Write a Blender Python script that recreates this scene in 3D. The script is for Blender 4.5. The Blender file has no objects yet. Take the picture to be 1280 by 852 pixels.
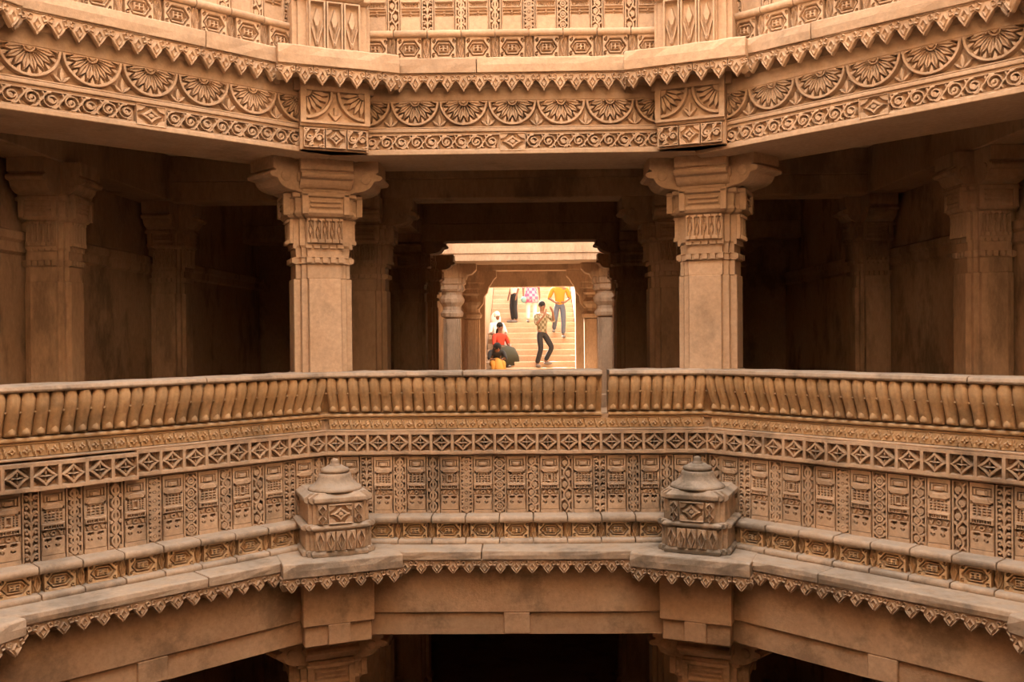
import bpy, bmesh, math, random
import numpy as np
from mathutils import Matrix, Vector
random.seed(7)
R = math.radians
C = bpy.context.scene.collection

# ------------------------------------------------------------------ camera
def make_camera():
    f, yaw, pit, rol = 1167.9, R(-1.045), R(-0.644), R(-0.520)
    fw = Vector((math.sin(yaw)*math.cos(pit), math.cos(yaw)*math.cos(pit), math.sin(pit)))
    rt = Vector((math.cos(yaw), -math.sin(yaw), 0)); up = rt.cross(fw)
    r2 = rt*math.cos(rol) + up*math.sin(rol); u2 = up*math.cos(rol) - rt*math.sin(rol)
    cd = bpy.data.cameras.new('camera'); cd.sensor_width = 36; cd.lens = 36*f/1280; cd.clip_start = 0.02; cd.clip_end = 300
    o = bpy.data.objects.new('camera', cd); C.objects.link(o)
    m = Matrix((r2, u2, -fw)).transposed().to_4x4(); m.translation = Vector((0.093, -3.1406, 1.4915))
    o.matrix_world = m
    bpy.context.scene.camera = o
make_camera()

# ------------------------------------------------------------------ world, sun, exposure
w = bpy.data.worlds.new('sky'); bpy.context.scene.world = w; w.use_nodes = True
bgn = w.node_tree.nodes['Background']; bgn.inputs[0].default_value = (1.0, 0.935, 0.86, 1); bgn.inputs[1].default_value = 1.0
sd_ = bpy.data.lights.new('sun_offscreen', 'SUN'); sd_.energy = 9.0; sd_.color = (1.0, 0.90, 0.74); sd_.angle = R(1.0)
sun = bpy.data.objects.new('sun_offscreen', sd_); C.objects.link(sun)
sun.rotation_euler = Vector((0.22, -0.80, -0.60)).to_track_quat('-Z', 'Y').to_euler()
vs = bpy.context.scene.view_settings
vs.view_transform = 'Standard'; vs.look = 'None'; vs.gamma = 1.0; vs.use_curve_mapping = False
vs.exposure = 3.05

# ------------------------------------------------------------------ materials
def stone(name, c1, c2, stain=(0.10, 0.075, 0.055), amt=0.45, thr=0.60, bump=0.25, lichen=0.0, rough=0.92, vert=1.0):
    m = bpy.data.materials.new(name); m.use_nodes = True
    nt = m.node_tree; N = nt.nodes; L = nt.links; N.clear()
    out = N.new('ShaderNodeOutputMaterial'); b = N.new('ShaderNodeBsdfPrincipled'); L.new(b.outputs[0], out.inputs[0])
    b.inputs['Roughness'].default_value = rough
    if 'Specular IOR Level' in b.inputs: b.inputs['Specular IOR Level'].default_value = 0.18
    geo = N.new('ShaderNodeNewGeometry')
    mp = N.new('ShaderNodeMapping'); mp.inputs['Scale'].default_value = (1, 1, vert); L.new(geo.outputs['Position'], mp.inputs[0])
    def noise(scale, det=6, rg=0.6, src=mp):
        n = N.new('ShaderNodeTexNoise'); n.inputs['Scale'].default_value = scale
        n.inputs['Detail'].default_value = det; n.inputs['Roughness'].default_value = rg
        L.new(src.outputs[0], n.inputs['Vector']); return n
    def ramp(src, p0, p1, v0=0.0, v1=1.0):
        r = N.new('ShaderNodeMapRange'); r.inputs[1].default_value = p0; r.inputs[2].default_value = p1
        r.inputs[3].default_value = v0; r.inputs[4].default_value = v1; L.new(src, r.inputs[0]); return r
    def mix(fac, a, bcol, mode='MIX'):
        x = N.new('ShaderNodeMix'); x.data_type = 'RGBA'; x.blend_type = mode
        if isinstance(fac, float): x.inputs[0].default_value = fac
        else: L.new(fac, x.inputs[0])
        for i, v in ((6, a), (7, bcol)):
            if isinstance(v, tuple): x.inputs[i].default_value = (*v, 1)
            else: L.new(v, x.inputs[i])
        return x.outputs[2]
    big = noise(1.7); col = mix(ramp(big.outputs[0], 0.36, 0.64).outputs[0], c1, c2)
    fine = noise(38, 8, 0.7); g = ramp(fine.outputs[0], 0.25, 0.75, 0.80, 1.18)
    gc = N.new('ShaderNodeCombineColor')
    for i in range(3): L.new(g.outputs[0], gc.inputs[i])
    col = mix(1.0, col, gc.outputs[0], 'MULTIPLY')
    oi = N.new('ShaderNodeObjectInfo'); rv = ramp(oi.outputs['Random'], 0, 1, 0.88, 1.10)
    rc = N.new('ShaderNodeCombineColor')
    for i in range(3): L.new(rv.outputs[0], rc.inputs[i])
    col = mix(1.0, col, rc.outputs[0], 'MULTIPLY')
    st = noise(2.6, 9, 0.68); sf = ramp(st.outputs[0], thr-0.02, thr+0.09, 0, amt)
    col = mix(sf.outputs[0], col, stain)
    if lichen > 0.35:                       # black lichen colony round the weathered corner shrine
        dn = N.new('ShaderNodeVectorMath'); dn.operation = 'DISTANCE'; L.new(geo.outputs['Position'], dn.inputs[0]); dn.inputs[1].default_value = (1.05, 2.85, 0.30)
        near = ramp(dn.outputs['Value'], 0.80, 0.20); n3 = noise(5.5, 9, 0.7); nf = ramp(n3.outputs[0], 0.40, 0.58, 0, 0.72)
        mm = N.new('ShaderNodeMath'); mm.operation = 'MULTIPLY'; L.new(near.outputs[0], mm.inputs[0]); L.new(nf.outputs[0], mm.inputs[1])
        col = mix(mm.outputs[0], col, (0.105, 0.09, 0.07))
    if lichen > 0:
        sx = N.new('ShaderNodeSeparateXYZ'); L.new(geo.outputs['True Normal'], sx.inputs[0])
        upf = ramp(sx.outputs[2], 0.25, 0.8)
        ln = noise(9, 8, 0.7); lf = ramp(ln.outputs[0], 0.35, 0.62, 0, lichen)
        mu = N.new('ShaderNodeMath'); mu.operation = 'MULTIPLY'; L.new(upf.outputs[0], mu.inputs[0]); L.new(lf.outputs[0], mu.inputs[1])
        col = mix(mu.outputs[0], col, (0.36, 0.31, 0.26))
    L.new(col, b.inputs['Base Color'])
    n1 = noise(70, 6, 0.7); n2 = noise(14, 6, 0.65)
    ad = N.new('ShaderNodeMath'); ad.operation = 'MULTIPLY_ADD'; L.new(n2.outputs[0], ad.inputs[0]); ad.inputs[1].default_value = 1.5; L.new(n1.outputs[0], ad.inputs[2])
    bp = N.new('ShaderNodeBump'); bp.inputs['Strength'].default_value = bump; bp.inputs['Distance'].default_value = 0.008
    L.new(ad.outputs[0], bp.inputs['Height']); L.new(bp.outputs[0], b.inputs['Normal'])
    return m
def plain(name, c, rough=0.85):
    m = bpy.data.materials.new(name); m.use_nodes = True
    nt = m.node_tree; b = nt.nodes['Principled BSDF']; b.inputs['Roughness'].default_value = rough
    n = nt.nodes.new('ShaderNodeTexNoise'); n.inputs['Scale'].default_value = 18
    x = nt.nodes.new('ShaderNodeMix'); x.data_type = 'RGBA'
    x.inputs[6].default_value = (*[v*0.8 for v in c], 1); x.inputs[7].default_value = (*[min(1, v*1.15) for v in c], 1)
    nt.links.new(n.outputs[0], x.inputs[0]); nt.links.new(x.outputs[2], b.inputs['Base Color'])
    return m
SA, SB = (0.43, 0.29, 0.185), (0.50, 0.355, 0.24)      # the stone's own colour range
M = dict(
    pale=stone('sandstone_carved', SA, SB, amt=0.3, thr=0.58, lichen=0.2),
    ochre=stone('sandstone_ochre', (0.45, 0.285, 0.145), (0.53, 0.36, 0.205), amt=0.40, thr=0.56, lichen=0.5),
    pink=stone('sandstone_parapet', SA, SB, amt=0.55, thr=0.54, lichen=0.4),
    slab=stone('sandstone_weathered', (0.39, 0.285, 0.20), (0.46, 0.35, 0.26), stain=(0.13, 0.11, 0.09), amt=0.65, thr=0.50, lichen=0.8),
    stained=stone('sandstone_stained', (0.39, 0.285, 0.20), (0.46, 0.35, 0.26), stain=(0.10, 0.09, 0.075), amt=0.8, thr=0.45, lichen=0.9),
    plain=stone('sandstone_smooth', (0.40, 0.25, 0.15), (0.48, 0.32, 0.20), stain=(0.10, 0.07, 0.045), amt=0.5, thr=0.53, bump=0.30),
    pillar=stone('sandstone_pillar', SA, SB, amt=0.3, thr=0.58, bump=0.2),
    brown=stone('sandstone_portal', SA, SB, amt=0.4, thr=0.55, bump=0.25, vert=0.4),
    inner=stone('sandstone_hall', SA, SB, amt=0.5, thr=0.54, bump=0.3, vert=0.35),
    wall=stone('sandstone_wall', SA, SB, amt=0.55, thr=0.53, bump=0.35, vert=0.5),
    floor=stone('sandstone_floor', SA, SB, amt=0.4, thr=0.55),
    step=stone('sandstone_step', SA, SB, amt=0.3, thr=0.6),
    skin=plain('skin', (0.186, 0.093, 0.056)), hair=plain('hair', (0.007, 0.006, 0.006), 0.95),
    denim=plain('denim', (0.081, 0.093, 0.124)), dark=plain('dark_cloth', (0.014, 0.013, 0.014)),
    white=plain('white_cloth', (0.70, 0.67, 0.62)), yellow=plain('yellow_cloth', (0.446, 0.192, 0.012)),
    red=plain('red_cloth', (0.465, 0.043, 0.019)), green=plain('olive_cloth', (0.031, 0.028, 0.011)),
    orange=plain('orange_cloth', (0.434, 0.205, 0.031)), teal=plain('teal_cloth', (0.155, 0.310, 0.310)), shoe=plain('shoe', (0.155, 0.136, 0.124)),
)
def check_material(name, ca, cb, scale):
    m = bpy.data.materials.new(name); m.use_nodes = True; nt = m.node_tree; b = nt.nodes['Principled BSDF']; b.inputs['Roughness'].default_value = 0.9
    tc = nt.nodes.new('ShaderNodeTexCoord'); ck = nt.nodes.new('ShaderNodeTexChecker'); ck.inputs['Scale'].default_value = scale
    ck.inputs[1].default_value = (*ca, 1); ck.inputs[2].default_value = (*cb, 1)
    nt.links.new(tc.outputs['Object'], ck.inputs[0]); nt.links.new(ck.outputs[0], b.inputs['Base Color'])
    return m
M['plaid'] = check_material('pink_plaid', (0.50, 0.10, 0.22), (0.55, 0.32, 0.38), 11)
M['check'] = check_material('olive_check', (0.11, 0.09, 0.045), (0.25, 0.22, 0.15), 14)

# ------------------------------------------------------------------ object helpers
def mesh_raw(name, v, f, smooth=False):
    me = bpy.data.meshes.new(name); me.from_pydata([tuple(map(float, p)) for p in v], [], [tuple(map(int, q)) for q in f])
    if smooth: me.polygons.foreach_set('use_smooth', [True]*len(me.polygons))
    me.update(); return me
def link(name, me, mat, parent=None, loc=(0, 0, 0), rz=0.0, scale=None, rot=None):
    if mat is not None and len(me.materials) == 0: me.materials.append(M[mat])
    o = bpy.data.objects.new(name, me); C.objects.link(o)
    o.location = loc; o.rotation_euler = rot if rot else (0, 0, rz)
    if scale: o.scale = scale
    if parent: o.parent = parent
    return o
def thing(name, label, cat, loc=(0, 0, 0), rz=0.0, group=None):
    o = bpy.data.objects.new(name, None); C.objects.link(o); o.empty_display_size = 0.1
    o.location = loc; o.rotation_euler = (0, 0, rz); o['label'] = label; o['category'] = cat
    if group: o['group'] = group
    return o
def struct(name, me, mat, label=None):
    o = link(name, me, mat); o['kind'] = 'structure'
    if label: o['label'] = label
    return o
def copy_tree(o, parent=None):
    c = o.copy(); C.objects.link(c); c.parent = parent
    for ch in list(o.children): copy_tree(ch, c)
    return c

class MB:
    def __init__(s): s.v = []; s.f = []
    def add(s, v, f):
        n = len(s.v); s.v += [tuple(p) for p in v]; s.f += [tuple(i+n for i in q) for q in f]; return s
    def box(s, x0, x1, y0, y1, z0, z1):
        return s.add([(x0, y0, z0), (x1, y0, z0), (x1, y1, z0), (x0, y1, z0), (x0, y0, z1), (x1, y0, z1), (x1, y1, z1), (x0, y1, z1)],
                     [(3, 2, 1, 0), (4, 5, 6, 7), (0, 1, 5, 4), (1, 2, 6, 5), (2, 3, 7, 6), (3, 0, 4, 7)])
    def prism(s, poly, z0, z1):          # poly: plan polygon, counter-clockwise
        n = len(poly)
        return s.add([(x, y, z0) for x, y in poly]+[(x, y, z1) for x, y in poly],
                     [tuple(range(n-1, -1, -1)), tuple(range(n, 2*n))]+[(i, (i+1) % n, n+(i+1) % n, n+i) for i in range(n)])
    def extrude_x(s, prof, x0, x1, m0=0.0, m1=0.0):   # prof: (y, z) polygon; ends mitred x = x0 + m0*y
        n = len(prof)
        v = [(x0+m0*y, y, z) for y, z in prof]+[(x1+m1*y, y, z) for y, z in prof]
        return s.add(v, [tuple(range(n)), tuple(range(2*n-1, n-1, -1))]+[(i, n+i, n+(i+1) % n, (i+1) % n) for i in range(n)])
    def loft(s, loops):                  # loops: list of equal-length 3D rings, capped
        n = len(loops[0]); v = [p for l in loops for p in l]; f = [tuple(range(n-1, -1, -1))]
        for k in range(len(loops)-1):
            for i in range(n):
                f.append((k*n+i, k*n+(i+1) % n, (k+1)*n+(i+1) % n, (k+1)*n+i))
        f.append(tuple(range((len(loops)-1)*n, len(loops)*n))); return s.add(v, f)
    def lathe(s, prof, cx=0, cy=0, n=24):
        return s.loft([[(cx+r*math.cos(2*math.pi*i/n), cy+r*math.sin(2*math.pi*i/n), z) for i in range(n)] for r, z in prof])
    def mesh(s, name, smooth=False, bevel=0.0):
        me = mesh_raw(name, s.v, s.f, smooth)
        bm = bmesh.new(); bm.from_mesh(me); bmesh.ops.recalc_face_normals(bm, faces=bm.faces)
        if bevel > 0:
            es = [e for e in bm.edges if len(e.link_faces) == 2 and e.calc_face_angle(0) > 0.5]
            bmesh.ops.bevel(bm, geom=es, offset=bevel, segments=1, affect='EDGES', clamp_overlap=True)
        bm.to_mesh(me); bm.free(); me.update()
        return me

T8 = math.tan(math.pi/8)
FACES = [('front', 0.0), ('side', R(45)), ('side', R(-45))]   # rotation about the shaft's axis: N, NW, NE
def face_loc(phi, a=3.0, z=0.0): return (-a*math.sin(phi), a*math.cos(phi), z)
A0 = 3.0
def roll(y_front, y_back, z0, z1, n=6):   # half-round nosing profile (y, z)
    h = (z1-z0)/2; zc = (z0+z1)/2
    return [(y_back, z0)]+[(y_front+h*0.8*(1-math.cos(t)), zc+h*math.sin(t)) for t in [(-0.5+i/n)*math.pi for i in range(n+1)]]+[(y_back, z1)]

# ------------------------------------------------------------------ relief carving
def sst(x): x = np.clip(x, 0, 1); return x*x*(3-2*x)
def ins(sd, s=0.0018): return sst(0.5-sd/(2*s))
def bx(X, Z, cx, cz, w, h): return np.maximum(abs(X-cx)-w/2, abs(Z-cz)-h/2)
def ci(X, Z, cx, cz, r): return np.hypot(X-cx, Z-cz)-r
def frame(X, Z, cx, cz, w, h, t): return np.maximum(bx(X, Z, cx, cz, w, h), -bx(X, Z, cx, cz, w-2*t, h-2*t))
def seg(X, Z, x0, z0, x1, z1, t):
    dx, dz = x1-x0, z1-z0; k = np.clip(((X-x0)*dx+(Z-z0)*dz)/(dx*dx+dz*dz+1e-12), 0, 1)
    return np.hypot(X-x0-k*dx, Z-z0-k*dz)-t
def curves(X, Z, polys):                  # signed distance to stroked polylines: list of (points, half width)
    d = np.full(X.shape, 9.0)
    for pts, t in polys:
        p = np.asarray(pts)
        for i in range(0, len(p), 40):
            q = p[i:i+40]; dd = np.hypot(X[..., None]-q[:, 0], Z[..., None]-q[:, 1]).min(-1)-t; d = np.minimum(d, dd)
    return d
def spiral(cx, cz, r, turns, a0, sgn=1, n=40):
    t = np.linspace(0, 1, n); rr = r*(1-0.86*t); a = a0+sgn*turns*2*math.pi*t
    return np.stack([cx+rr*np.cos(a), cz+rr*np.sin(a)], 1)
RELIEF = {}; DEPTH = 2.0
def relief(name, w, h, fn, cell=0.0028, back=0.03, x0=None):
    if name in RELIEF: return RELIEF[name]
    nu = max(4, int(round(w/cell))); nv = max(4, int(round(h/cell)))
    xs = np.linspace(-w/2, w/2, nu+1); zs = np.linspace(0, h, nv+1); X, Z = np.meshgrid(xs, zs)
    H = fn(X, Z)*DEPTH
    v = np.stack([X, -H, Z], -1).reshape(-1, 3)
    idx = np.arange((nu+1)*(nv+1)).reshape(nv+1, nu+1)
    f = np.stack([idx[:-1, :-1], idx[:-1, 1:], idx[1:, 1:], idx[1:, :-1]], -1).reshape(-1, 4)
    ring = np.concatenate([idx[0, :], idx[1:, -1], idx[-1, -2::-1], idx[-2:0:-1, 0]])
    bv = v[ring].copy(); bv[:, 1] = back; n0 = len(v); k = len(ring)
    sk = [(ring[(i+1) % k], ring[i], n0+i, n0+(i+1) % k) for i in range(k)]
    me = mesh_raw(name, np.vstack([v, bv]), f.tolist()+sk); RELIEF[name] = me; return me

def f_lattice(X, Z, w=0.1365, h=0.150):
    cz = h/2; H = np.zeros_like(X)
    q = 0.056
    rec = ins(bx(X, Z, 0, cz, 2*q+0.004, 2*q-0.006))
    H = 0.022*(1-rec)
    x, z = X/q, (Z-cz)/(q*0.95)
    s = np.abs(x)**0.85+np.abs(z)**0.85
    r = np.hypot(x, z); th = np.arctan2(z, x)
    star = sst((1.16-s)*9)
    inner = sst((0.78-s)*9)
    pet = np.clip(np.cos(2*th)**2*1.35-0.35, 0, 1)*sst((0.66-r)*8)
    ridge = 0.022*star*(1-inner)+inner*(0.004+0.020*pet*(1-0.45*r))
    cen = sst((0.13-r)*20)
    H = np.maximum(H, ridge)+0.006*cen*rec
    H += 0.004*rec*(np.abs(x*z) > 0.40)
    return H
def f_house(X, Z, w=0.122, h=0.385, var=0):
    P = 0.014; H = np.full_like(X, P); c = lambda t: t*h
    a = lambda sd, dh, s=0.0016: ins(sd, s)*dh
    cut = lambda sd, dh=0.010: None
    # sunk gable frame, small raised tablet, eaves
    H -= a(frame(X, Z, 0, c(0.875), w*0.80, c(0.125), 0.0045), 0.008)
    H -= a(frame(X, Z, 0, c(0.865), w*0.52, c(0.085), 0.0035), 0.007)
    H += a(bx(X, Z, 0, c(0.855), w*0.30, c(0.060)), 0.004)
    roof = np.maximum(np.abs(Z-c(0.755))-c(0.035), np.abs(X)-(w*0.24+(c(0.79)-Z)*1.0))
    H += a(roof, 0.004)
    for s in (-1, 1):                      # dark wedges under the eaves
        wedge = np.maximum(np.maximum(c(0.700)-Z, (Z-c(0.700))-(np.abs(X)-w*0.27)*0.75), np.maximum(s*-X+w*0.27, np.abs(X)-w*0.46))
        H -= a(wedge, 0.012)
    # lattice window of fine slots
    ww = w*0.82; nc, nr = ((5, 4), (6, 5), (4, 4))[var % 3]
    for i in range(nc):
        for j in range(nr):
            H -= a(bx(X, Z, -ww/2+(i+0.5)*ww/nc, c(0.535)+(j+0.5)*c(0.165)/nr, ww/nc*0.55, c(0.165)/nr*0.55), 0.008, 0.0012)
    if var % 3 == 1: H = np.where(bx(X, Z, 0, c(0.62), ww*0.40, c(0.13)) < 0, P+0.003-0.010*ins(bx(X, Z, 0, c(0.62), ww*0.18, c(0.09))), H)
    # balcony: a row of dark slots over a shadow line
    H += a(bx(X, Z, 0, c(0.475), w*0.96, c(0.085)), 0.004)
    for i in range(8): H -= a(bx(X, Z, -w*0.42+(i+0.5)*w*0.84/8, c(0.468), w*0.058, c(0.042)), 0.012, 0.0012)
    H -= a(bx(X, Z, 0, c(0.424), w*0.96, c(0.012)), 0.011)
    # brackets with a ring between
    H -= a(bx(X, Z, 0, c(0.370), w*0.92, c(0.090)), 0.006)
    for s in (-1, 1):
        H += a(np.maximum(np.abs(X-s*w*0.33)-(Z-c(0.325))*0.50, bx(X, Z, s*w*0.33, c(0.372), w*0.28, c(0.088))), 0.006)
        H -= a(bx(X, Z, s*w*0.40, c(0.405), w*0.16, c(0.022)), 0.008)
    r = np.hypot(X, Z-c(0.372)); H += ins(np.abs(r-0.011)-0.004, 0.0014)*0.007
    # two leaf hearts cut into a flat panel
    H -= a(frame(X, Z, 0, c(0.20), w*0.96, c(0.26), 0.002), 0.004)
    for s in (-1, 1):
        cx = s*w*0.22
        for q in (-1, 1): H -= a(ci(X, Z, cx+q*0.0085, c(0.285), 0.0085), 0.011, 0.0014)
        H -= a(np.maximum(np.abs(X-cx)-(Z-c(0.245))*1.0, np.abs(Z-c(0.265))-c(0.022)), 0.009)
        H -= a(curves(X, Z, [(spiral(cx, c(0.205), 0.0145, 0.55, math.pi*0.95, 1, 30), 0.0030)]), 0.008)
    return np.maximum(H, 0.0)
def vine(h, w, n, var):
    pts = []; out = []
    t = np.linspace(0, 1, 260); z = t*h
    if var == 0:                          # sinuous stem with spirals
        amp = w*0.24; out.append((np.stack([amp*np.sin(t*n*math.pi), z], 1), 0.0040))
        for k in range(n):
            zc = (k+0.5)*h/n; s = 1 if k % 2 == 0 else -1
            out.append((spiral(-s*w*0.10, zc, w*0.25, 1.4, -math.pi/2 if s > 0 else -math.pi/2, -s), 0.0033))
            for q in (-0.32, 0.32): out.append((np.linspace((s*w*0.20, zc+q*h/n), (s*w*0.40, zc+q*1.5*h/n), 8), 0.0042))
    elif var == 1:                        # chain of ringed flowers
        for k in range(n):
            zc = (k+0.5)*h/n; a = np.linspace(0, 2*math.pi, 40)
            out.append((np.stack([w*0.22*np.cos(a), zc+w*0.22*np.sin(a)], 1), 0.0036)); out.append(([(0, zc)], 0.0062))
            for sx in (-1, 1):
                for sz in (-1, 1): out.append((np.linspace((sx*w*0.20, zc+sz*h/n*0.40), (sx*w*0.40, zc+sz*h/n*0.18), 8), 0.0046))
            out.append(([(0, k*h/n+1e-4)], 0.0075))
    elif var == 2:                        # twin stems crossing
        for s in (-1, 1): out.append((np.stack([s*w*0.27*np.sin(t*n*math.pi), z], 1), 0.0037))
        for k in range(n):
            zc = (k+0.5)*h/n; out.append((np.linspace((0, zc-h/n*0.26), (0, zc+h/n*0.26), 10), 0.0052))
            for sx in (-1, 1): out.append((spiral(sx*w*0.36, k*h/n+0.001, w*0.11, 1.1, 0, sx, 20), 0.0030))
    else:                                 # slanting leaves
        out.append((np.stack([0*t, z], 1), 0.0028))
        for k in range(2*n):
            zc = k*h/(2*n)
            for sx in (-1, 1):
                u = np.linspace(0, 1, 14); out.append((np.stack([sx*w*0.40*u, zc+h/n*0.42*np.sin(u*2.0)*0.9], 1), 0.0036))
                out.append((spiral(sx*w*0.30, zc+h/n*0.16, w*0.07, 1.0, 0, sx, 16), 0.0024))
    return out
def f_scroll(X, Z, w=0.086, h=0.385, n=6, var=0):
    d = curves(X, Z, vine(h-0.03, w, n, var) if False else [(np.asarray(p)+(0, 0.012), t) for p, t in vine(h-0.024, w*0.86, n, var)])
    H = 0.001+0.015*sst(0.5-(d-0.0034)/0.004)
    edge = np.maximum(np.abs(X)-(w/2-0.009), np.abs(Z-h/2)-(h/2-0.007))
    return np.where(edge > 0, 0.014, H)
def f_medallion(X, Z, w=0.158, h=0.110):
    cz = h/2; q = np.abs(Z-cz); ax = np.abs(X); P = 0.016; H = np.full_like(X, P)
    hexa = np.maximum(q-0.040, ax+q*0.85-0.070)
    H -= ins(hexa, 0.0016)*0.014
    H += ins(np.abs(hexa+0.013)-0.0038, 0.0014)*0.011
    H += ins(bx(X, Z, 0, cz, 0.058, 0.032), 0.0016)*0.014
    for i in (-1, 1):
        for j in (-1, 1): H -= ins(bx(X, Z, i*0.013, cz+j*0.007, 0.014, 0.0065), 0.0012)*0.010
    for s in (-1, 1):
        for t in (-1, 1):
            H -= ins(curves(X, Z, [(spiral(s*0.064, cz+t*0.036, 0.012, 0.9, -s*1.0, s*t, 20), 0.0024)]), 0.0014)*0.011
    return np.maximum(H, 0)
def f_leaf(X, Z, w=0.05, h=0.110, tips=1):
    H = np.full_like(X, 0.003); n = tips
    for k in range(n):
        zc = (k+0.5)*h/n; hh = h/n*0.46
        u = np.clip(np.abs(Z-zc)/hh, 0, 1); half = w*0.34*(1-u)**0.9
        lens = np.abs(X)-half
        H += ins(np.abs(lens)-0.0026)*0.009+ins(np.abs(X)-0.002)*(u < 0.85)*0.006
    H += ins(-(w/2-0.004-np.abs(X)))*0.009
    return H
def f_rosette(X, Z, w=0.309, h=0.172, cx0=0.0):
    Rr = 0.150; out = np.zeros_like(X); inany = np.zeros_like(X, bool)
    for cx in (cx0-0.309, cx0, cx0+0.309):
        dx = X-cx; dz = Z-(h-0.002); r = np.hypot(dx, dz); th = np.arctan2(-dz, dx)   # 0..pi below
        out = np.maximum(out, ins(np.abs(r-(Rr-0.005))-0.0085)*0.021)
        inside = r < Rr-0.010; inany |= r < Rr
        k = math.pi/8
        d1 = np.abs((th/k) % 1-0.5)*k*r                        # eight long kite leaves
        u = np.clip((r-0.028)/0.100, 0, 1)
        wd = 0.0175*np.where(u < 0.62, (u/0.62)**0.8, ((1-u)/0.38)**0.8)
        pet = ins(d1-wd, 0.0016)*(r > 0.028)*(r < 0.128)
        crease = np.clip(1-d1/0.0035, 0, 1)
        d2 = np.abs(((th/k)+0.5) % 1-0.5)*k*r                  # short leaves hung from the ring
        u2 = np.clip((r-0.098)/0.046, 0, 1); pet2 = ins(d2-0.014*u2**0.75, 0.0016)*(r > 0.098)
        hh = pet*(0.018-0.006*crease)+pet2*0.016+ins(r-0.030)*0.016-ins(np.abs(r-0.018)-0.003)*0.006
        out = np.maximum(out, np.where(inside, hh, 0))
    for cx in (cx0-0.1545, cx0+0.1545):                        # spandrel: a bordered triangle with leaves
        sp = np.zeros_like(X)
        for a, ln, wd in ((0, 0.080, 0.011), (0.85, 0.060, 0.008), (-0.85, 0.060, 0.008)):
            ex, ez = math.sin(a), math.cos(a); t = ((X-cx)*ex+(Z-0.012)*ez)/ln; dd = np.abs((X-cx)*ez-(Z-0.012)*ex)
            sp = np.maximum(sp, ins(dd-wd*np.sin(np.clip(t, 0, 1)*math.pi)**0.7, 0.002)*0.016*((t > 0) & (t < 1)))
        sp = np.maximum(sp, ins(np.abs(Z-0.005)-0.006)*0.018)
        out = np.maximum(out, np.where(inany, 0, sp))
    return np.where(Z > h-0.005, 0.016, out+0.001)
def f_scrollband(X, Z, w, h=0.098, p=0.094):
    n = max(1, int(round(w/p))); p = w/n; cz = h*0.5; polys = []
    for k in range(n):
        cx = -w/2+(k+0.5)*p; s = 1 if k % 2 == 0 else -1
        polys.append((spiral(cx, cz, p*0.40, 1.5, s*math.pi/2+math.pi/2, 1), 0.0040))
        polys.append((spiral(cx, cz, p*0.20, 0.9, 0, -1), 0.0034)); polys.append(([(cx, cz)], 0.006))
        x0 = cx-p/2
        u = np.linspace(-1, 1, 30); polys.append((np.stack([x0+0.012*np.sin(u*2.6), cz+u*h*0.36], 1), 0.0042))
        for q in (-1, 1):
            polys.append((np.linspace((x0+q*0.016, cz+q*h*0.24), (x0+q*0.03, cz+q*h*0.40), 8), 0.0045))
            polys.append((np.linspace((cx+q*0.022, cz-q*h*0.36), (cx+q*0.004, cz-q*h*0.40), 8), 0.0045))
    d = curves(X, Z, polys)
    H = 0.001+0.017*sst(0.5-(d-0.0020)/0.0045)
    return np.where(np.abs(Z-cz) > h/2-0.006, 0.016, H)
def f_star(X, Z, w, h):
    H = np.full_like(X, 0.004); x, z = X/(w*0.42), (Z-h/2)/(h*0.42)
    s = np.abs(x)**0.8+np.abs(z)**0.8; r = np.hypot(x, z); th = np.arctan2(z, x)
    H += 0.013*sst((1-s)*8)*(1-0.6*sst((0.62-s)*8))+0.008*sst((0.3-r)*10)
    H += 0.010*(np.abs(x*z) > 0.42)
    return np.maximum(H, 0.017*ins(-(bx(X, Z, 0, h/2, w-0.012, h-0.012))))
def f_corner(X, Z, w, h):                  # corner stone: two quarter rosettes that meet in the middle
    H = np.full_like(X, 0.020)
    rec = ins(bx(X, Z, 0, h/2-0.004, w-0.07, h-0.045)); Hin = np.full_like(X, 0.0)
    for s in (-1, 1):
        cx = s*(w/2-0.035); dz = Z-(h-0.030); dx = X-cx; r = np.hypot(dx, dz); th = np.arctan2(-dz, -s*dx)
        Hin = np.maximum(Hin, ins(np.abs(r-0.158)-0.010)*0.016)
        k = math.pi/10; d1 = np.abs((th/k) % 1-0.5)*k*r; u = np.clip((r-0.03)/0.108, 0, 1)
        wd = 0.0145*np.where(u < 0.62, (u/0.62)**0.8, ((1-u)/0.38)**0.8)
        Hin = np.maximum(Hin, ins(d1-wd, 0.0016)*0.016*(r < 0.138)); Hin = np.maximum(Hin, ins(r-0.035)*0.014)
    for a, ln in ((0, 0.07), (0.7, 0.05), (-0.7, 0.05)):
        Hin = np.maximum(Hin, ins(seg(X, Z, 0, 0.03, math.sin(a)*ln, 0.03+math.cos(a)*ln, 0.008))*0.014)
    return H*(1-rec)+Hin*rec
def f_pillar_panel(X, Z, w, h):
    H = np.full_like(X, 0.012)
    n = 5
    for i in range(n):
        cx = -w/2+(i+0.5)*w/n
        H -= ins(bx(X, Z, cx, h*0.52, w/n*0.70, h*0.74))*0.009
        u = np.clip(np.abs(Z-h*(0.42 if i % 2 else 0.55))/(h*0.30), 0, 1)
        H += ins(np.abs(np.abs(X-cx)-w/n*0.28*(1-u))-0.0022)*0.008
    return H
def f_flowerstrip(X, Z, w, h, p=0.072):
    n = int(round(w/p)); p = w/n; u = ((X+w/2)/p) % 1
    x = (u-0.5)*p; H = np.full_like(X, 0.004)
    H += ins(np.abs(np.abs(x+0.25*(Z-h/2))-p*0.46)-0.004)*0.006
    r = np.hypot(x, Z-h/2); th = np.arctan2(Z-h/2, x)
    H += ins(r-0.018*(0.7+0.3*np.cos(4*th)))*0.007-ins(r-0.005)*0.006
    return H
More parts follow.
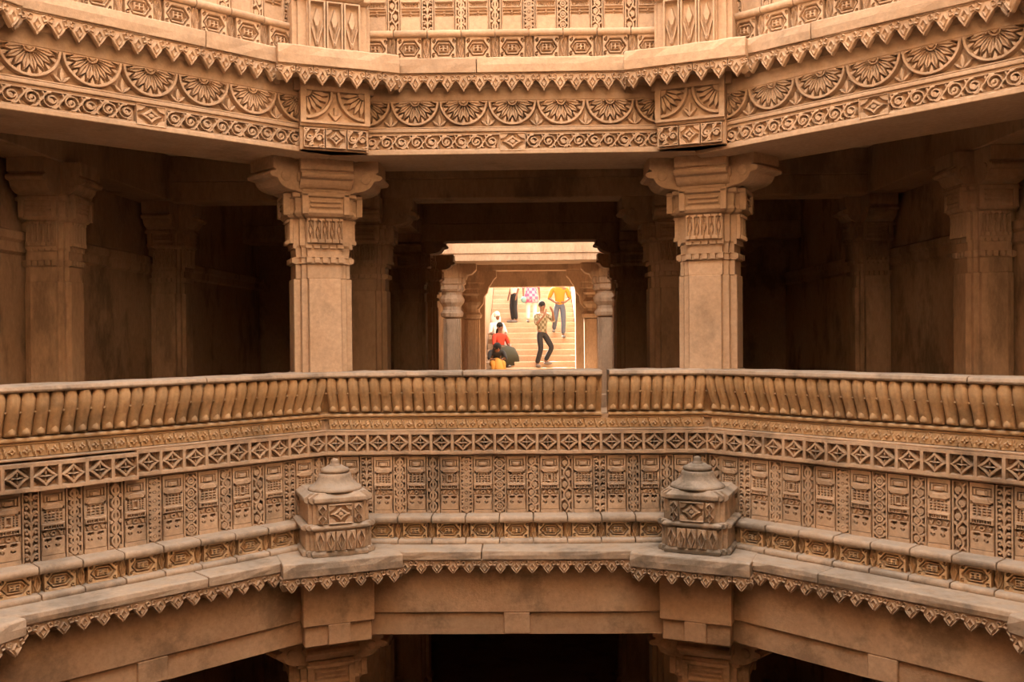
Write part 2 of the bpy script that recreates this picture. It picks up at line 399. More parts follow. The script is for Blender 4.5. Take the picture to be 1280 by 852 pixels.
def f_upper_house(X, Z, w=0.136, h=0.40):
    H = np.full_like(X, 0.012)
    H += ins(frame(X, Z, 0, h/2, w, h, 0.006))*0.004
    for z0, z1, dh in ((0.30, 0.335, -0.007), (0.355, 0.385, -0.007), (0.42, 0.44, 0.006), (0.52, 0.545, 0.008), (0.60, 0.63, -0.008), (0.80, 0.83, 0.006)):
        H += ins(bx(X, Z, 0, h*(z0+z1)/2, w*0.84, h*(z1-z0)))*dh
    H += ins(bx(X, Z, 0, h*0.345, w*0.09, h*0.085))*0.007
    for i in range(10): H -= ins(bx(X, Z, -w*0.38+(i+0.5)*w*0.76/10, h*0.48, w*0.03, h*0.06))*0.005
    for i in range(4):
        for j in range(2): H -= ins(bx(X, Z, -w*0.36+(i+0.5)*w*0.72/4, h*(0.67+0.07*j), w*0.10, h*0.04))*0.007
    return H

# ------------------------------------------------------------------ shared small pieces
def petal_mesh(w=0.0704, h=0.232):
    nu, nv = 10, 14; v = []; f = []
    ln = lambda t: -0.078*(0.5-0.5*math.cos(math.pi*min(1, t*1.04)))
    for j in range(nv+1):
        t = j/nv; z = t*h
        wid = w*(0.79+0.20*math.sin(math.pi*min(1, 0.10+t*0.62)))*(1-0.35*max(0, t-0.86)/0.14)
        for i in range(nu+1):
            u = i/nu*2-1
            bulge = 0.030*(1-abs(u)**2.6)-0.008*math.exp(-(u/0.16)**2)*(t > 0.3)
            v.append((u*wid/2, ln(t)-bulge*(0.55+0.45*math.sin(math.pi*min(1, t+0.12))), z))
    for j in range(nv):
        for i in range(nu): a = j*(nu+1)+i; f.append((a, a+1, a+nu+2, a+nu+1))
    n0 = len(v)
    for j in range(nv+1):
        t = j/nv; v.append((-w*0.42, ln(t)+0.026, t*h)); v.append((w*0.42, ln(t)+0.026, t*h))
    for j in range(nv):
        a = j*(nu+1); f.append((n0+2*j, a, a+nu+1, n0+2*j+2)); b = a+nu; f.append((b, n0+2*j+1, n0+2*j+3, b+nu+1))
    mb = MB(); mb.add(v, f)
    q = 0.026; mb.add([(-q, -0.004, 0.0), (q, -0.004, 0.0), (0, -0.026, 0.060), (0, -0.056, 0.012), (-q*0.9, -0.030, 0.014), (q*0.9, -0.030, 0.014)], [(0, 1, 3), (0, 3, 4), (1, 5, 3), (4, 3, 2), (5, 2, 3), (0, 4, 2), (5, 1, 2)])
    for s in (-1, 1):
        c = (s*w/2, -0.058, 0.128); d = 0.008
        mb.add([(c[0]-d, c[1], c[2]), (c[0]+d, c[1], c[2]), (c[0], c[1], c[2]-d), (c[0], c[1], c[2]+d), (c[0], c[1]-d, c[2])], [(0, 2, 4), (2, 1, 4), (1, 3, 4), (3, 0, 4)])
    return mesh_raw('petal', mb.v, mb.f, True)
def tooth_mesh(w=0.1, drop=0.088, name='pendant'):
    half = [(w/2, 0.0), (w/2, -0.034), (w*0.42, -0.040), (w*0.34, -0.044), (w*0.29, -0.054), (w*0.20, -0.066), (w*0.10, -0.077), (0.0, -drop)]
    poly = half+[(-x, z) for x, z in half[-2::-1]]
    n = len(poly); v = [(x, -0.014, z) for x, z in poly]+[(x, 0.014, z) for x, z in poly]
    f = [tuple(range(n-1, -1, -1)), tuple(range(n, 2*n))]+[(i, (i+1) % n, n+(i+1) % n, n+i) for i in range(n)]
    mb = MB(); mb.add(v, f)
    def ridge(pts, t, y0, y1):
        for (xa, za), (xb, zb) in zip(pts[:-1], pts[1:]):
            dx, dz = xb-xa, zb-za; l = math.hypot(dx, dz); nx, nz = -dz/l*t, dx/l*t
            mb.add([(xa+nx, y0, za+nz), (xa-nx, y0, za-nz), (xb-nx, y0, zb-nz), (xb+nx, y0, zb+nz), (xa, y1, za), (xb, y1, zb)], [(1, 4, 5, 2), (0, 3, 5, 4), (0, 4, 1), (3, 2, 5)])
    ring = [(0.015*math.cos(a), -0.046+0.021*math.sin(a)) for a in [i*math.pi/2 for i in range(5)]]
    ridge(ring, 0.0055, -0.0139, -0.026)
    for s in (-1, 1):
        ridge([(s*0.046, -0.030), (s*0.030, -0.034), (s*0.022, -0.016), (s*0.036, -0.010), (s*0.042, -0.020)], 0.0050, -0.0139, -0.024)
        ridge([(s*w*0.49, -0.003), (0, -0.004)], 0.004, -0.0139, -0.022)
        ridge([(s*w*0.32, -0.048), (s*w*0.22, -0.061), (s*w*0.05, -0.079)], 0.004, -0.0139, -0.021)
    me = mesh_raw(name, mb.v, mb.f); return me
PETAL = petal_mesh(); TOOTH = tooth_mesh()
def jitter(k, s=1.0): return (math.sin(k*12.9898+4.1)*43758.5453 % 1-0.5)*s
def stone_run(parent, name, mat, y_front, y_back, z0, z1, x0, x1, n, chip=0.004, shape='roll', gap=0.006, seed=0, mitre=0.0):
    """a run of n separate moulding stones along x"""
    p = (x1-x0)/n
    for k in range(n):
        a = x0+k*p+gap/2; b = x0+(k+1)*p-gap/2; d = jitter(k+seed*17, chip*2); dz = jitter(k*3+seed, chip)
        prof = roll(y_front+d, y_back, z0+dz, z1+dz, 8) if shape == 'roll' else [(y_front+d, z0+dz), (y_front+d, z1+dz), (y_back, z1+dz), (y_back, z0+dz)]
        prof = [(y-A0, z) for y, z in prof]
        mb = MB(); xc = (a+b)/2
        mb.extrude_x(prof, a-xc, b-xc)
        link(name, mb.mesh(name, bevel=0.003), mat, parent, (xc, 0, 0))

HOUSE = [relief('house_panel_%d' % k, 0.122, 0.385, (lambda X, Z, k=k: f_house(X, Z, var=k))) for k in range(3)]
SCROLL = [relief('scroll_panel_%d' % k, 0.086, 0.385, (lambda X, Z, k=k, n=n, q=q: f_scroll(X, Z, n=n, var=q))) for k, (q, n) in enumerate([(0, 5), (1, 5), (2, 5), (3, 4), (0, 7), (1, 7), (2, 7)])]
LATT = relief('lattice_panel', 0.1365, 0.150, f_lattice)
MEDAL = relief('medallion_panel', 0.158, 0.110, f_medallion)
LEAF = relief('leaf_strip', 0.050, 0.110, f_leaf)
ROSE = relief('rosette_panel', 0.309, 0.172, f_rosette, cell=0.003)
ROSEH = relief('half_rosette_panel', 0.155, 0.172, lambda X, Z: f_rosette(X, Z, cx0=0.0775), cell=0.003)
ROSEH2 = relief('half_rosette_panel_mirrored', 0.155, 0.172, lambda X, Z: f_rosette(X, Z, cx0=-0.0775), cell=0.003)
UHOUSE = relief('upper_house_panel', 0.136, 0.40, f_upper_house)
for me in HOUSE+SCROLL+[LATT]: me.materials.append(M['pink'])
for me in (MEDAL, LEAF): me.materials.append(M['ochre'])
PALE_COPY = {}
def pale(me):
    if me.name not in PALE_COPY:
        c = me.copy(); c.materials.clear(); c.materials.append(M['pale']); PALE_COPY[me.name] = c
    return PALE_COPY[me.name]

def face_seg(mb, a0, a1, z0, z1, x0=None, x1=None):
    """mitred block of the octagon in the face frame (y measured from A0)"""
    l0 = -a0*T8 if x0 is None else x0; l1 = -a1*T8 if x0 is None else x0
    r0 = a0*T8 if x1 is None else x1; r1 = a1*T8 if x1 is None else x1
    return mb.prism([(l0, a0-A0), (r0, a0-A0), (r1, a1-A0), (l1, a1-A0)], z0, z1)

# ================================================================== STRUCTURE
def oct_ring(mb, a0, a1, z0, z1, faces=range(8)):
    for k in faces:
        ph = k*math.pi/4; c, s = math.cos(ph), math.sin(ph)
        P = [(-a0*T8, a0), (a0*T8, a0), (a1*T8, a1), (-a1*T8, a1)]
        mb.prism([(c*x-s*y, s*x+c*y) for x, y in P], z0, z1)
SHAFT_TOP = 7.4
STO = 3.09                                       # storey height
HX = 3.30                                        # half width of the hall round the shaft
mb = MB(); oct_ring(mb, 3.21, 8.2, -0.12, 0.07)
mb.box(-1.75, 1.75, 12.2, 21.0, -0.30, 0.07); mb.box(-1.75, 1.75, 8.0, 11.9, -0.12, 0.07); mb.box(-1.75, -0.55, 11.9, 12.2, -0.12, 0.07); mb.box(-0.35, 1.75, 11.9, 12.2, -0.12, 0.07)  # slot added in the floor to let dim light into the lower storey
struct('floor', mb.mesh('floor'), 'floor', 'worn stone floor of the gallery round the shaft')
mb = MB(); oct_ring(mb, 3.06, 8.2, -STO-0.12, -STO+0.07); mb.box(-3.5, 3.5, 7.5, 22, -STO-0.12, -STO+0.07)
struct('floor_lower', mb.mesh('floor_lower'), 'floor', 'stone floor of the dark storey below')
mb = MB(); oct_ring(mb, 3.3, 9.6, 3.02, 3.16)
mb.box(-1.75, 1.95, 13.6, 17.2, 3.06, 3.3); mb.box(-1.75, 1.95, 9.0, 11.6, 3.02, 3.16)
struct('ceiling', mb.mesh('ceiling'), 'inner', 'dark stone slab ceiling of the gallery')
for sgn, nm in ((-1, 'wall_left'), (1, 'wall_right')):
    mb = MB()
    for z in (-STO, 0.0):
        mb.box(sgn*HX, sgn*(HX+0.25), -4.5, 8.6, z+0.07, z+3.02)
    o = struct(nm, mb.mesh(nm), 'wall', 'stained sandstone wall of the side gallery')
    mb = MB()
    mb.extrude_x([(0, 2.02), (-0.03, 2.04), (-0.03, 2.10), (-0.05, 2.12), (-0.05, 2.17), (0, 2.19)], -4.5, 8.6)
    me = mb.mesh('wall_moulding'); q = link('wall_moulding', me, 'wall', o)
    q.location = (sgn*HX, 0, 0); q.rotation_euler = (0, 0, R(90) if sgn < 0 else R(-90))
    if sgn > 0: q.location = (sgn*HX, 4.1, 0)
mb = MB()
for sgn in (-1, 1):
    for z in (-STO, 0.0): mb.box(min(sgn*1.55, sgn*3.55), max(sgn*1.55, sgn*3.55), 8.6, 8.9, z+0.07, z+3.02)
struct('wall_back', mb.mesh('wall_back'), 'wall', 'stone wall at the end of the hall')
mb = MB(); mb.box(-3.55, 3.55, -4.8, -4.5, -STO, 3.02)
struct('wall_behind', mb.mesh('wall_behind'), 'wall')
mb = MB()                                         # court and stair side walls, plus added light-blocking walls
for sgn in (-1, 1):
    x0, x1 = (-1.95, -1.62) if sgn < 0 else (1.80, 2.1); mb.box(x0, x1, 8.9, 17.3, -STO, 5.0)
mb.box(-1.62, 1.80, 12.9, 13.3, -STO+0.07, -0.3); mb.box(-1.62, 1.80, 13.6, 13.95, 3.30, 6.6)  # added: end wall keeps sky out below, tall unseen wall blocks sun above
struct('wall_court_and_sunblock', mb.mesh('wall_court_and_sunblock'), 'wall', 'side walls of the open court behind the hall, with added light-blocking walls')
# shaft above the visible storey and on the sides behind the camera
mb = MB()
oct_ring(mb, 3.07, 3.5, 3.16, 4.4); oct_ring(mb, 2.95, 3.4, 5.7, 6.2); oct_ring(mb, 3.05, 3.4, 6.2, SHAFT_TOP); oct_ring(mb, 5.2, 5.5, 3.16, 6.2); oct_ring(mb, 3.4, 5.5, 6.1, 6.3)
struct('wall_shaft', mb.mesh('wall_shaft'), 'pale', 'octagonal sandstone walls of the shaft above')
for k, nm in ((2, 'west'), (3, 'southwest'), (4, 'south'), (5, 'southeast'), (6, 'east')):
    mb = MB(); oct_ring(mb, 2.80, 3.4, 2.62, 3.10, (k,)); oct_ring(mb, 2.70, 3.07, 3.10, 3.19, (k,)); oct_ring(mb, 3.06, 3.16, 0.07, 1.20, (k,))
    oct_ring(mb, 2.76, 3.16, 0.03, 0.10, (k,)); oct_ring(mb, 2.86, 3.4, -0.45, 0.03, (k,))
    struct('wall_'+nm, mb.mesh('wall_'+nm), 'plain', 'plain side of the octagonal shaft')
mb = MB(); oct_ring(mb, 2.86, 3.4, -3.55, -3.1); oct_ring(mb, 2.9, 3.2, -9, -3.55)
struct('wall_shaft_lower', mb.mesh('wall_shaft_lower'), 'plain', 'dark lower walls of the shaft')
mb = MB(); mb.prism([(3.1*math.cos(R(22.5+45*k)), 3.1*math.sin(R(22.5+45*k))) for k in range(8)], -9.2, -9.0)
struct('floor_shaft', mb.mesh('floor_shaft'), 'plain', 'bottom of the shaft')

# ================================================================== PILLARS
def redent(h, c):
    p = []
    for k in range(4):
        a = k*math.pi/2; cs, sn = math.cos(a), math.sin(a)
        for x, y in ((h, -(h-c)), (h, h-c), (h-c*0.5, h-c), (h-c*0.5, h-c*0.5), (h-c, h-c*0.5)): p.append((cs*x-sn*y, sn*x+cs*y))
    return p
def shaft_loft(mb, prof, c=0.085):
    mb.loft([[(x, y, z) for x, y in redent(h, c*h/0.19)] for z, h in prof])
ZC = 2.615
def pillar_meshes():
    d = {}
    mb = MB(); shaft_loft(mb, [(0.07, 0.25), (0.28, 0.25), (0.30, 0.225), (0.42, 0.225), (0.45, 0.193), (1.845, 0.193)]); d['shaft'] = mb.mesh('pillar_shaft', bevel=0.004)
    mb = MB(); shaft_loft(mb, [(1.225, 0.193), (1.845, 0.193)]); mb.box(-0.19, 0.19, 0.01, 0.19, 0.07, 1.225); d['shaft_stub'] = mb.mesh('pillar_shaft_stub', bevel=0.004)
    mb = MB(); shaft_loft(mb, [(1.845, 0.180), (1.945, 0.180)], 0.07); d['neck'] = mb.mesh('pillar_neck', bevel=0.003)
    mb = MB(); shaft_loft(mb, [(1.945, 0.193), (1.950, 0.193), (1.951, 0.182), (1.985, 0.182), (1.986, 0.193), (1.990, 0.193)], 0.07)
    for k in range(4):
        a = k*math.pi/2; cs, sn = math.cos(a), math.sin(a)
        for i in range(5):
            u = -0.105+i*0.0525; P = [(u-0.017, -0.205), (u+0.017, -0.205), (u+0.017, -0.175), (u-0.017, -0.175)]
            mb.prism([(cs*x-sn*y, sn*x+cs*y) for x, y in P], 1.951, 1.984)
    d['dentil_band'] = mb.mesh('dentil_band')
    mb = MB(); shaft_loft(mb, [(1.990, 0.176), (2.05, 0.180), (2.066, 0.194), (2.080, 0.194), (2.240, 0.194)], 0.07)
    for k in range(4):
        a = k*math.pi/2; cs, sn = math.cos(a), math.sin(a)
        for i in range(5):
            u = -0.105+i*0.0525; P = [(u-0.020, -0.196), (u+0.020, -0.196), (u+0.020, -0.176), (u-0.020, -0.176)]
            mb.prism([(cs*x-sn*y, sn*x+cs*y) for x, y in P], 2.046, 2.075)
    d['collar'] = mb.mesh('pillar_collar')
    mb = MB(); shaft_loft(mb, [(2.240, 0.205), (2.252, 0.232), (2.272, 0.248), (2.292, 0.236), (2.300, 0.236), (2.372, 0.240), (2.378, 0.262), (2.402, 0.262), (2.408, 0.245), (2.425, 0.245)], 0.075)
    for k in range(4):
        a = k*math.pi/2; cs, sn = math.cos(a), math.sin(a)
        def quad(x0, x1, y0, z0, z1):
            P = [(x0, y0), (x1, y0), (x1, -0.22), (x0, -0.22)]; mb.prism([(cs*x-sn*y, sn*x+cs*y) for x, y in P], z0, z1)
        quad(-0.10, 0.10, -0.252, 2.308, 2.322); quad(-0.10, 0.10, -0.252, 2.338, 2.352)
        for s in (-1, 1): quad(s*0.135-0.02, s*0.135+0.02, -0.262, 2.262, 2.395)
    d['abacus'] = mb.mesh('abacus', bevel=0.003)
    def arm(L, wd):
        top = ZC+0.02
        pr = [(0, top), (L, top), (L, ZC-0.072), (L-0.018, ZC-0.078), (L-0.018, ZC-0.086), (L+0.018, ZC-0.094), (L+0.026, ZC-0.110), (L+0.012, ZC-0.126), (L-0.030, ZC-0.132)]
        for i in range(1, 8):
            t = i/7*math.pi/2; pr.append((L-0.035-0.12*(1-math.cos(t)), ZC-0.132-0.070*math.sin(t)))
        pr += [(L-0.20, 2.40), (0, 2.40)]
        mb = MB(); n = len(pr)
        mb.add([(r, -wd/2, z) for r, z in pr]+[(r, wd/2, z) for r, z in pr],
               [tuple(range(n)), tuple(range(2*n-1, n-1, -1))]+[(i, n+i, n+(i+1) % n, (i+1) % n) for i in range(n)])
        for s in (-1, 1):                          # volute on each cheek
            r0, z0 = L-0.085, ZC-0.115
            mb.loft([[(r0+rr*math.cos(t), y, z0+rr*math.sin(t)) for t in [k*math.pi/5*s for k in range(10)]] for rr, y in ((0.034, s*(wd/2-0.01)), (0.034, s*(wd/2+0.010)), (0.016, s*(wd/2+0.016)))])
        return mb.mesh('capital_arm', bevel=0.003)
    d['arm'] = arm(0.43, 0.30); d['front_arm'] = arm(0.315, 0.34)
    d['panel'] = relief('pillar_panel', 0.235, 0.160, lambda X, Z: f_pillar_panel(X, Z, 0.235, 0.160))
    return d
PM = pillar_meshes()
def pillar(loc, rz, label, group=None, mat='pillar', bend=0.0, name='stone_pillar', stub=False):
    """bend: how far the side arms swing towards the front (octagon corner pillars)"""
    t = thing(name, label, 'pillar', loc, rz, group)
    if name == 'wall_pillar': t.scale = (0.82, 0.82, 1.0)
    def p(nm, me, **k):
        kk = (me.name, mat)
        if kk not in PILL:
            c = me.copy(); c.materials.clear(); c.materials.append(M[mat]); PILL[kk] = c
        return link(nm, PILL[kk], None, t, **k)
    p('shaft', PM['shaft_stub' if stub else 'shaft']); p('neck', PM['neck']); p('dentil_band', PM['dentil_band'])
    co = p('collar', PM['collar']); p('abacus', PM['abacus'])
    for k in range(4):
        q = p('carved_panel', PM['panel'], loc=(0.192*math.sin(k*math.pi/2), -0.192*math.cos(k*math.pi/2), 2.080), rz=k*math.pi/2); q.parent = co
    p('capital_arm', PM['arm'], rz=-bend); p('capital_arm', PM['arm'], rz=math.pi+bend)
    p('capital_arm', PM['front_arm'], rz=-math.pi/2); p('capital_arm', PM['front_arm'], rz=math.pi/2)
    return t
PILL = {}
RP = 3.46                                         # radius of the pillar ring (centres)
for k, lab in ((22.5, 1), (-22.5, 1)):
    ph = R(k); pos = (-RP*math.sin(ph), RP*math.cos(ph), 0)
    pillar(pos, ph, 'pale sandstone pillar with carved collar flanking the opening to the staircase, behind the parapet', 'corner pillars of the shaft', bend=R(22.5), stub=True)
    pillar((pos[0], pos[1], -STO), ph, 'sandstone pillar of the dark storey below the plain beam', 'pillars of the lower storey', mat='plain', bend=R(22.5))
for k in (67.5, -67.5):
    ph = R(k); pos = (-RP*math.sin(ph), RP*math.cos(ph), 0)
    pillar(pos, ph, 'pale sandstone pillar at the outer end of a side gallery lintel', 'outer corner pillars of the shaft', bend=R(22.5), stub=True)
for sx in (-1, 1):
    pillar((sx*1.33, 5.06, 0), 0, 'brown pillar in shadow directly behind a pale corner pillar', 'first inner pillars', mat='brown')
    pillar((sx*1.33, 8.1, 0), 0, 'dark pillar carrying the two-step beam inside the hall', 'second inner pillars', mat='inner')
    pillar((sx*3.13, 3.16, 0), R(90)*sx*-1, 'brown pilaster against the gallery wall nearest the shaft', 'gallery wall pillars near the shaft', mat='inner', name='wall_pillar')
    pillar((sx*3.13, 5.25, 0), R(90)*sx*-1, 'dim pilaster against the gallery wall deeper in the hall', 'gallery wall pillars deep in the hall', mat='inner', name='wall_pillar')
    pillar((sx*2.55, 8.35, 0), 0, 'dim pillar at the dark end wall of the hall', 'end wall pillars', mat='inner', name='wall_pillar')
    pillar((sx*1.33, 5.06, -STO), 0, 'dark pillar deep inside the lower storey', 'inner pillars of the lower storey', mat='inner')
    pillar((-1.46 if sx < 0 else 1.56, 11.0, 0), 0, 'black silhouetted pillar at the edge of the open court', 'third inner pillars', mat='inner')
    pillar((sx*1.33, 8.1, -STO), 0, 'dark pillar deep inside the lower storey', 'inner pillars of the lower storey', mat='inner')

# ================================================================== PARAPET (petal balustrade with carved bands)
def parapet(kind, phi):
    front = kind == 'front'
    lab = 'petal-carved sandstone parapet below the opening that shows the staircase' if front else 'petal-carved side parapet whose lattice band has '+('a stepped break halfway along' if phi > 0 else 'no step, running evenly to the corner')
    t = thing('carved_parapet', lab, 'parapet', face_loc(phi), phi, None if front else 'side gallery parapets')
    gap = (0.572, 0.617) if front else None
    # core
    mb = MB(); face_seg(mb, 3.112, 3.20, 0.09, 0.93); face_seg(mb, 3.032, 3.12, 0.09, 0.235)
    link('core', mb.mesh('parapet_core'), 'pink', t)
    mb = MB()
    prof = [(3.128-A0, 0.925), (3.128-A0, 0.955), (3.10-A0, 1.01), (3.062-A0, 1.10), (3.045-A0, 1.19), (3.20-A0, 1.19), (3.20-A0, 0.925)]
    runs = [(None, None)] if not gap else [(None, gap[0]), (gap[1], None)]
    for x0, x1 in runs:
        mb.extrude_x(prof, -3.0*T8 if x0 is None else x0, 3.0*T8 if x1 is None else x1, -T8 if x0 is None else 0, T8 if x1 is None else 0)
    link('balustrade_back', mb.mesh('balustrade_back'), 'ochre', t)
    # coping stones
    cop = [(-3.01*T8, -0.35), (-0.344, 0.572), (0.617, 3.01*T8)] if front else [(-3.01*T8, 0.40), (0.406, 3.01*T8)]
    for i, (a, b) in enumerate(cop):
        pr = [(3.000+jitter(i, .008)-A0, 1.190), (2.990-A0, 1.202), (2.998-A0, 1.222), (3.03-A0, 1.228), (3.20-A0, 1.228), (3.20-A0, 1.190)]
        m0 = -T8 if i == 0 else 0; m1 = T8 if i == len(cop)-1 else 0
        mb = MB(); n = 12; xc = (a+b)/2
        loops = []
        for k in range(n+1):
            x = a+(b-a)*k/n
            loops.append([(x+(m0*y if k == 0 else 0)+(m1*y if k == n else 0)-xc, y+(jitter(k+i*31, 0.010) if j < 4 else 0), z+jitter(k*7+i+j, 0.006)*(j in (2, 3, 4))) for j, (y, z) in enumerate(pr)])
        mb.loft(loops); link('coping', mb.mesh('coping', bevel=0.003), 'slab', t, (xc, 0, 0))
    # petals
    n = 35; pw = 2*3.06*T8/n*0.993
    for k in range(n):
        x = (k-(n-1)/2)*pw
        if gap and gap[0]-0.03 < x < gap[1]+0.03: continue
        o = link('petal', PETAL, 'ochre', t, (x, 3.100-A0, 0.955)); o.scale = (pw/0.0704, 1+jitter(k*5, .05), 1)
    # mouldings below the petals
    for x0, x1 in runs:
        mb = MB(); xx0 = -3.0*T8 if x0 is None else x0; xx1 = 3.0*T8 if x1 is None else x1
        mb.extrude_x([(y-A0, z) for y, z in roll(3.075, 3.13, 0.922, 0.945)], xx0, xx1, -T8 if x0 is None else 0, T8 if x1 is None else 0)
        mb.extrude_x([(y-A0, z) for y, z in roll(3.090, 3.13, 0.905, 0.920)], xx0, xx1, -T8 if x0 is None else 0, T8 if x1 is None else 0)
        link('moulding', mb.mesh('moulding'), 'ochre', t)
    me = relief('flower_frieze', 2.50, 0.062, lambda X, Z: f_flowerstrip(X, Z, 2.50, 0.062), cell=0.0045)
    link('flower_frieze', me, 'ochre', t, (0, 3.100-A0, 0.842))
    # lattice band
    n = 18; p = 2*3.075*T8/n*0.997
    for k in range(n):
        x = (k-(n-1)/2)*p; off = 0.0; dz = 0.0
        if phi > 0.1 and k < 9: off, dz = -0.022, -0.012
        if front: off = jitter(k//8+3, 0.008)
        o = link('lattice_panel', LATT, None, t, (x, 3.092-A0+off, 0.675+dz+jitter(k, .003))); o.scale.x = p/0.1365
    mb = MB(); face_seg(mb, 3.058, 3.12, 0.826, 0.838); face_seg(mb, 3.066, 3.12, 0.664, 0.674); link('lattice_edge', mb.mesh('lattice_edge', bevel=0.003), 'pink', t)
    # houses and scrolls
    p = 0.2225
    for k in range(11):
        link('house_panel', HOUSE[(k*2+(1 if front else 0)) % 3], None, t, ((k-5)*p, 3.106-A0+jitter(k, .005), 0.272))
    for k in range(12):
        link('scroll_panel', SCROLL[(k*3+int(phi > 0)) % 7], None, t, ((k-5.5)*p, 3.110-A0, 0.272))
    # ledge stones, medallions, base stones
    stone_run(t, 'ledge_stone', 'slab', 2.955, 3.11, 0.232, 0.276, -2.96*T8, 2.96*T8, 11, seed=1+int(phi*10))
    for k in range(11):
        link('medallion_panel', MEDAL, None, t, ((k-5)*p, 3.012-A0+jitter(k, .004), 0.126))
        if k < 10: link('leaf_strip', LEAF, None, t, ((k-4.5)*p, 3.030-A0, 0.126))
    stone_run(t, 'base_stone', 'slab', 2.935, 3.04, 0.092, 0.132, -2.94*T8, 2.94*T8, 11, seed=5+int(phi*10))
    return t
for kind, phi in FACES: parapet(kind, phi)

# ================================================================== LEDGES with pendant fringe
BLKW = 0.735
def tilt(t, th, zc):
    t.rotation_euler.y = th; z = zc-t.location.z; d = -z*math.sin(th); a = t.rotation_euler.z
    t.location.x += d*math.cos(a); t.location.y += d*math.sin(a)
def tooth_row(t, n, pitch, y, z, mat, x0=0.0):
    for k in range(n):
        o = link('pendant', TOOTH if mat == 'pink' else TOOTH_PALE, mat, t, (x0+(k-(n-1)/2)*pitch, y+jitter(k, .003), z)); o.scale.z = 1.05 if mat == 'pink' else 1.27
TOOTH_PALE = TOOTH.copy(); TOOTH.materials.append(M['pink']); TOOTH_PALE.materials.append(M['pale'])
def ledge(kind, phi, upper):
    front = kind == 'front'; a = 2.70 if upper else 2.75; zb, zt = (3.101, 3.197) if upper else (0.042, 0.100); mat = 'pale' if upper else 'slab'; tm = 'pale' if upper else 'pink'
    where = 'above the rosette lintel' if upper else 'at the foot of the parapet'
    side = ' below the upper wall facing the stair opening side' if False else ''
    if upper: lab = 'pale stone ledge with pointed pendant fringe above the front rosette lintel' if front else 'pale stone ledge with pointed pendant fringe above a side gallery lintel'
    else: lab = 'weathered stone ledge with pointed pendant fringe under the front parapet' if front else 'weathered stone ledge with pointed pendant fringe under a side gallery parapet'
    t = thing('fringed_ledge', lab, 'ledge', face_loc(phi), phi, None if front else ('upper side ledges' if upper else 'lower side ledges'))
    Rb = a/math.cos(math.pi/8)-BLKW/2*T8                       # the corner block hides the ends
    xe = a*T8-BLKW/2*math.cos(math.pi/8)*0.98
    joints = [-a*T8+0.02, -0.22, a*T8-0.02] if front else [-a*T8+0.02, -0.02+0.3*(1 if phi > 0 else -1), a*T8-0.02]
    for i in range(2):
        x0, x1 = joints[i]+(0.003 if i else 0), joints[i+1]-(0 if i else 0.003); n = 8; xc = (x0+x1)/2; loops = []
        pr = [(a-A0, zb), (a-A0-0.003, (zb+zt)/2), (a-A0, zt-0.004), (a-A0+0.012, zt), (3.14-A0, zt), (3.14-A0, zb)]
        if upper: pr[4] = (3.05-A0, zt); pr[5] = (3.05-A0, zb)
        for k in range(n+1): loops.append([(x0+(x1-x0)*k/n-xc, y+(jitter(k*3+j+i*11+int(phi*9), 0.008) if j < 4 else 0), z+(jitter(k*5+j+i, 0.006) if j in (2, 3) else 0)) for j, (y, z) in enumerate(pr)])
        mb = MB(); mb.loft(loops); link('slab', mb.mesh('slab', bevel=0.003), mat, t, (xc, 0, 0))
    tooth_row(t, 15, 0.1005, a+0.028-A0, zb-0.001, tm)
    mb = MB(); mb.extrude_x([(a+0.045-A0, zb), (a+0.075-A0, zb-0.045), (a+0.10-A0, zb-0.085), (a+0.10-A0, zb-0.10), (3.0-A0, zb-0.10), (3.0-A0, zb)], -A0*T8, A0*T8, -T8, T8)
    link('soffit', mb.mesh('soffit'), tm if upper else 'plain', t)
    return t
def corner_block(sgn, upper):
    ph = R(22.5)*sgn; r = (2.735 if not upper else 2.69); zb, zt = (3.082, 3.198) if upper else (0.016, 0.104); mat = 'pale' if upper else 'slab'; tm = 'pale' if upper else 'pink'
    lab = 'projecting pale corner slab with pendant fringe above a corner pillar' if upper else 'projecting weathered corner slab with pendant fringe carrying a miniature shrine'
    if abs(sgn) == 3: lab = lab.replace('above a corner pillar', 'where a side gallery lintel ends').replace('carrying a miniature shrine', 'where a side ledge ends')
    t = thing('corner_ledge', lab, 'ledge', face_loc(ph, r, zb), ph, 'upper corner slabs' if upper else 'lower corner slabs')
    mb = MB(); n = 8; loops = []
    for k in range(n+1): loops.append([(-BLKW/2+BLKW*k/n, y+(jitter(k*3+j+5, 0.010) if j < 4 else 0), z+(jitter(k*5+j, 0.007) if j in (2, 3) else 0)) for j, (y, z) in enumerate([(0, 0), (-0.004, (zt-zb)/2), (0, zt-zb-0.005), (0.012, zt-zb), (0.46, zt-zb), (0.46, 0)])])
    mb.loft(loops); link('slab', mb.mesh('slab', bevel=0.004), mat, t)
    tooth_row(t, 7, 0.1045, 0.028, 0.0, tm)
    for s in (-1, 1):                                           # returns at the two ends
        for k in range(2): link('pendant', TOOTH if tm == 'pink' else TOOTH_PALE, None, t, (s*(BLKW/2-0.018), 0.062+0.1*k, 0.0), s*math.pi/2)
    mb = MB(); mb.box(-BLKW/2+0.04, BLKW/2-0.04, 0.055, 0.45, -0.03, 0.0); mb.box(-BLKW/2+0.12, BLKW/2-0.12, 0.19, 0.45, -0.10, -0.03)
    link('soffit', mb.mesh('soffit'), tm if upper else 'plain', t)
for up in (False, True):
    for kind, phi in FACES:
        t = ledge(kind, phi, up)
        if up and phi < -0.1: tilt(t, 0.014, 3.1)
    for k in (1, -1, 3, -3): corner_block(k, up)

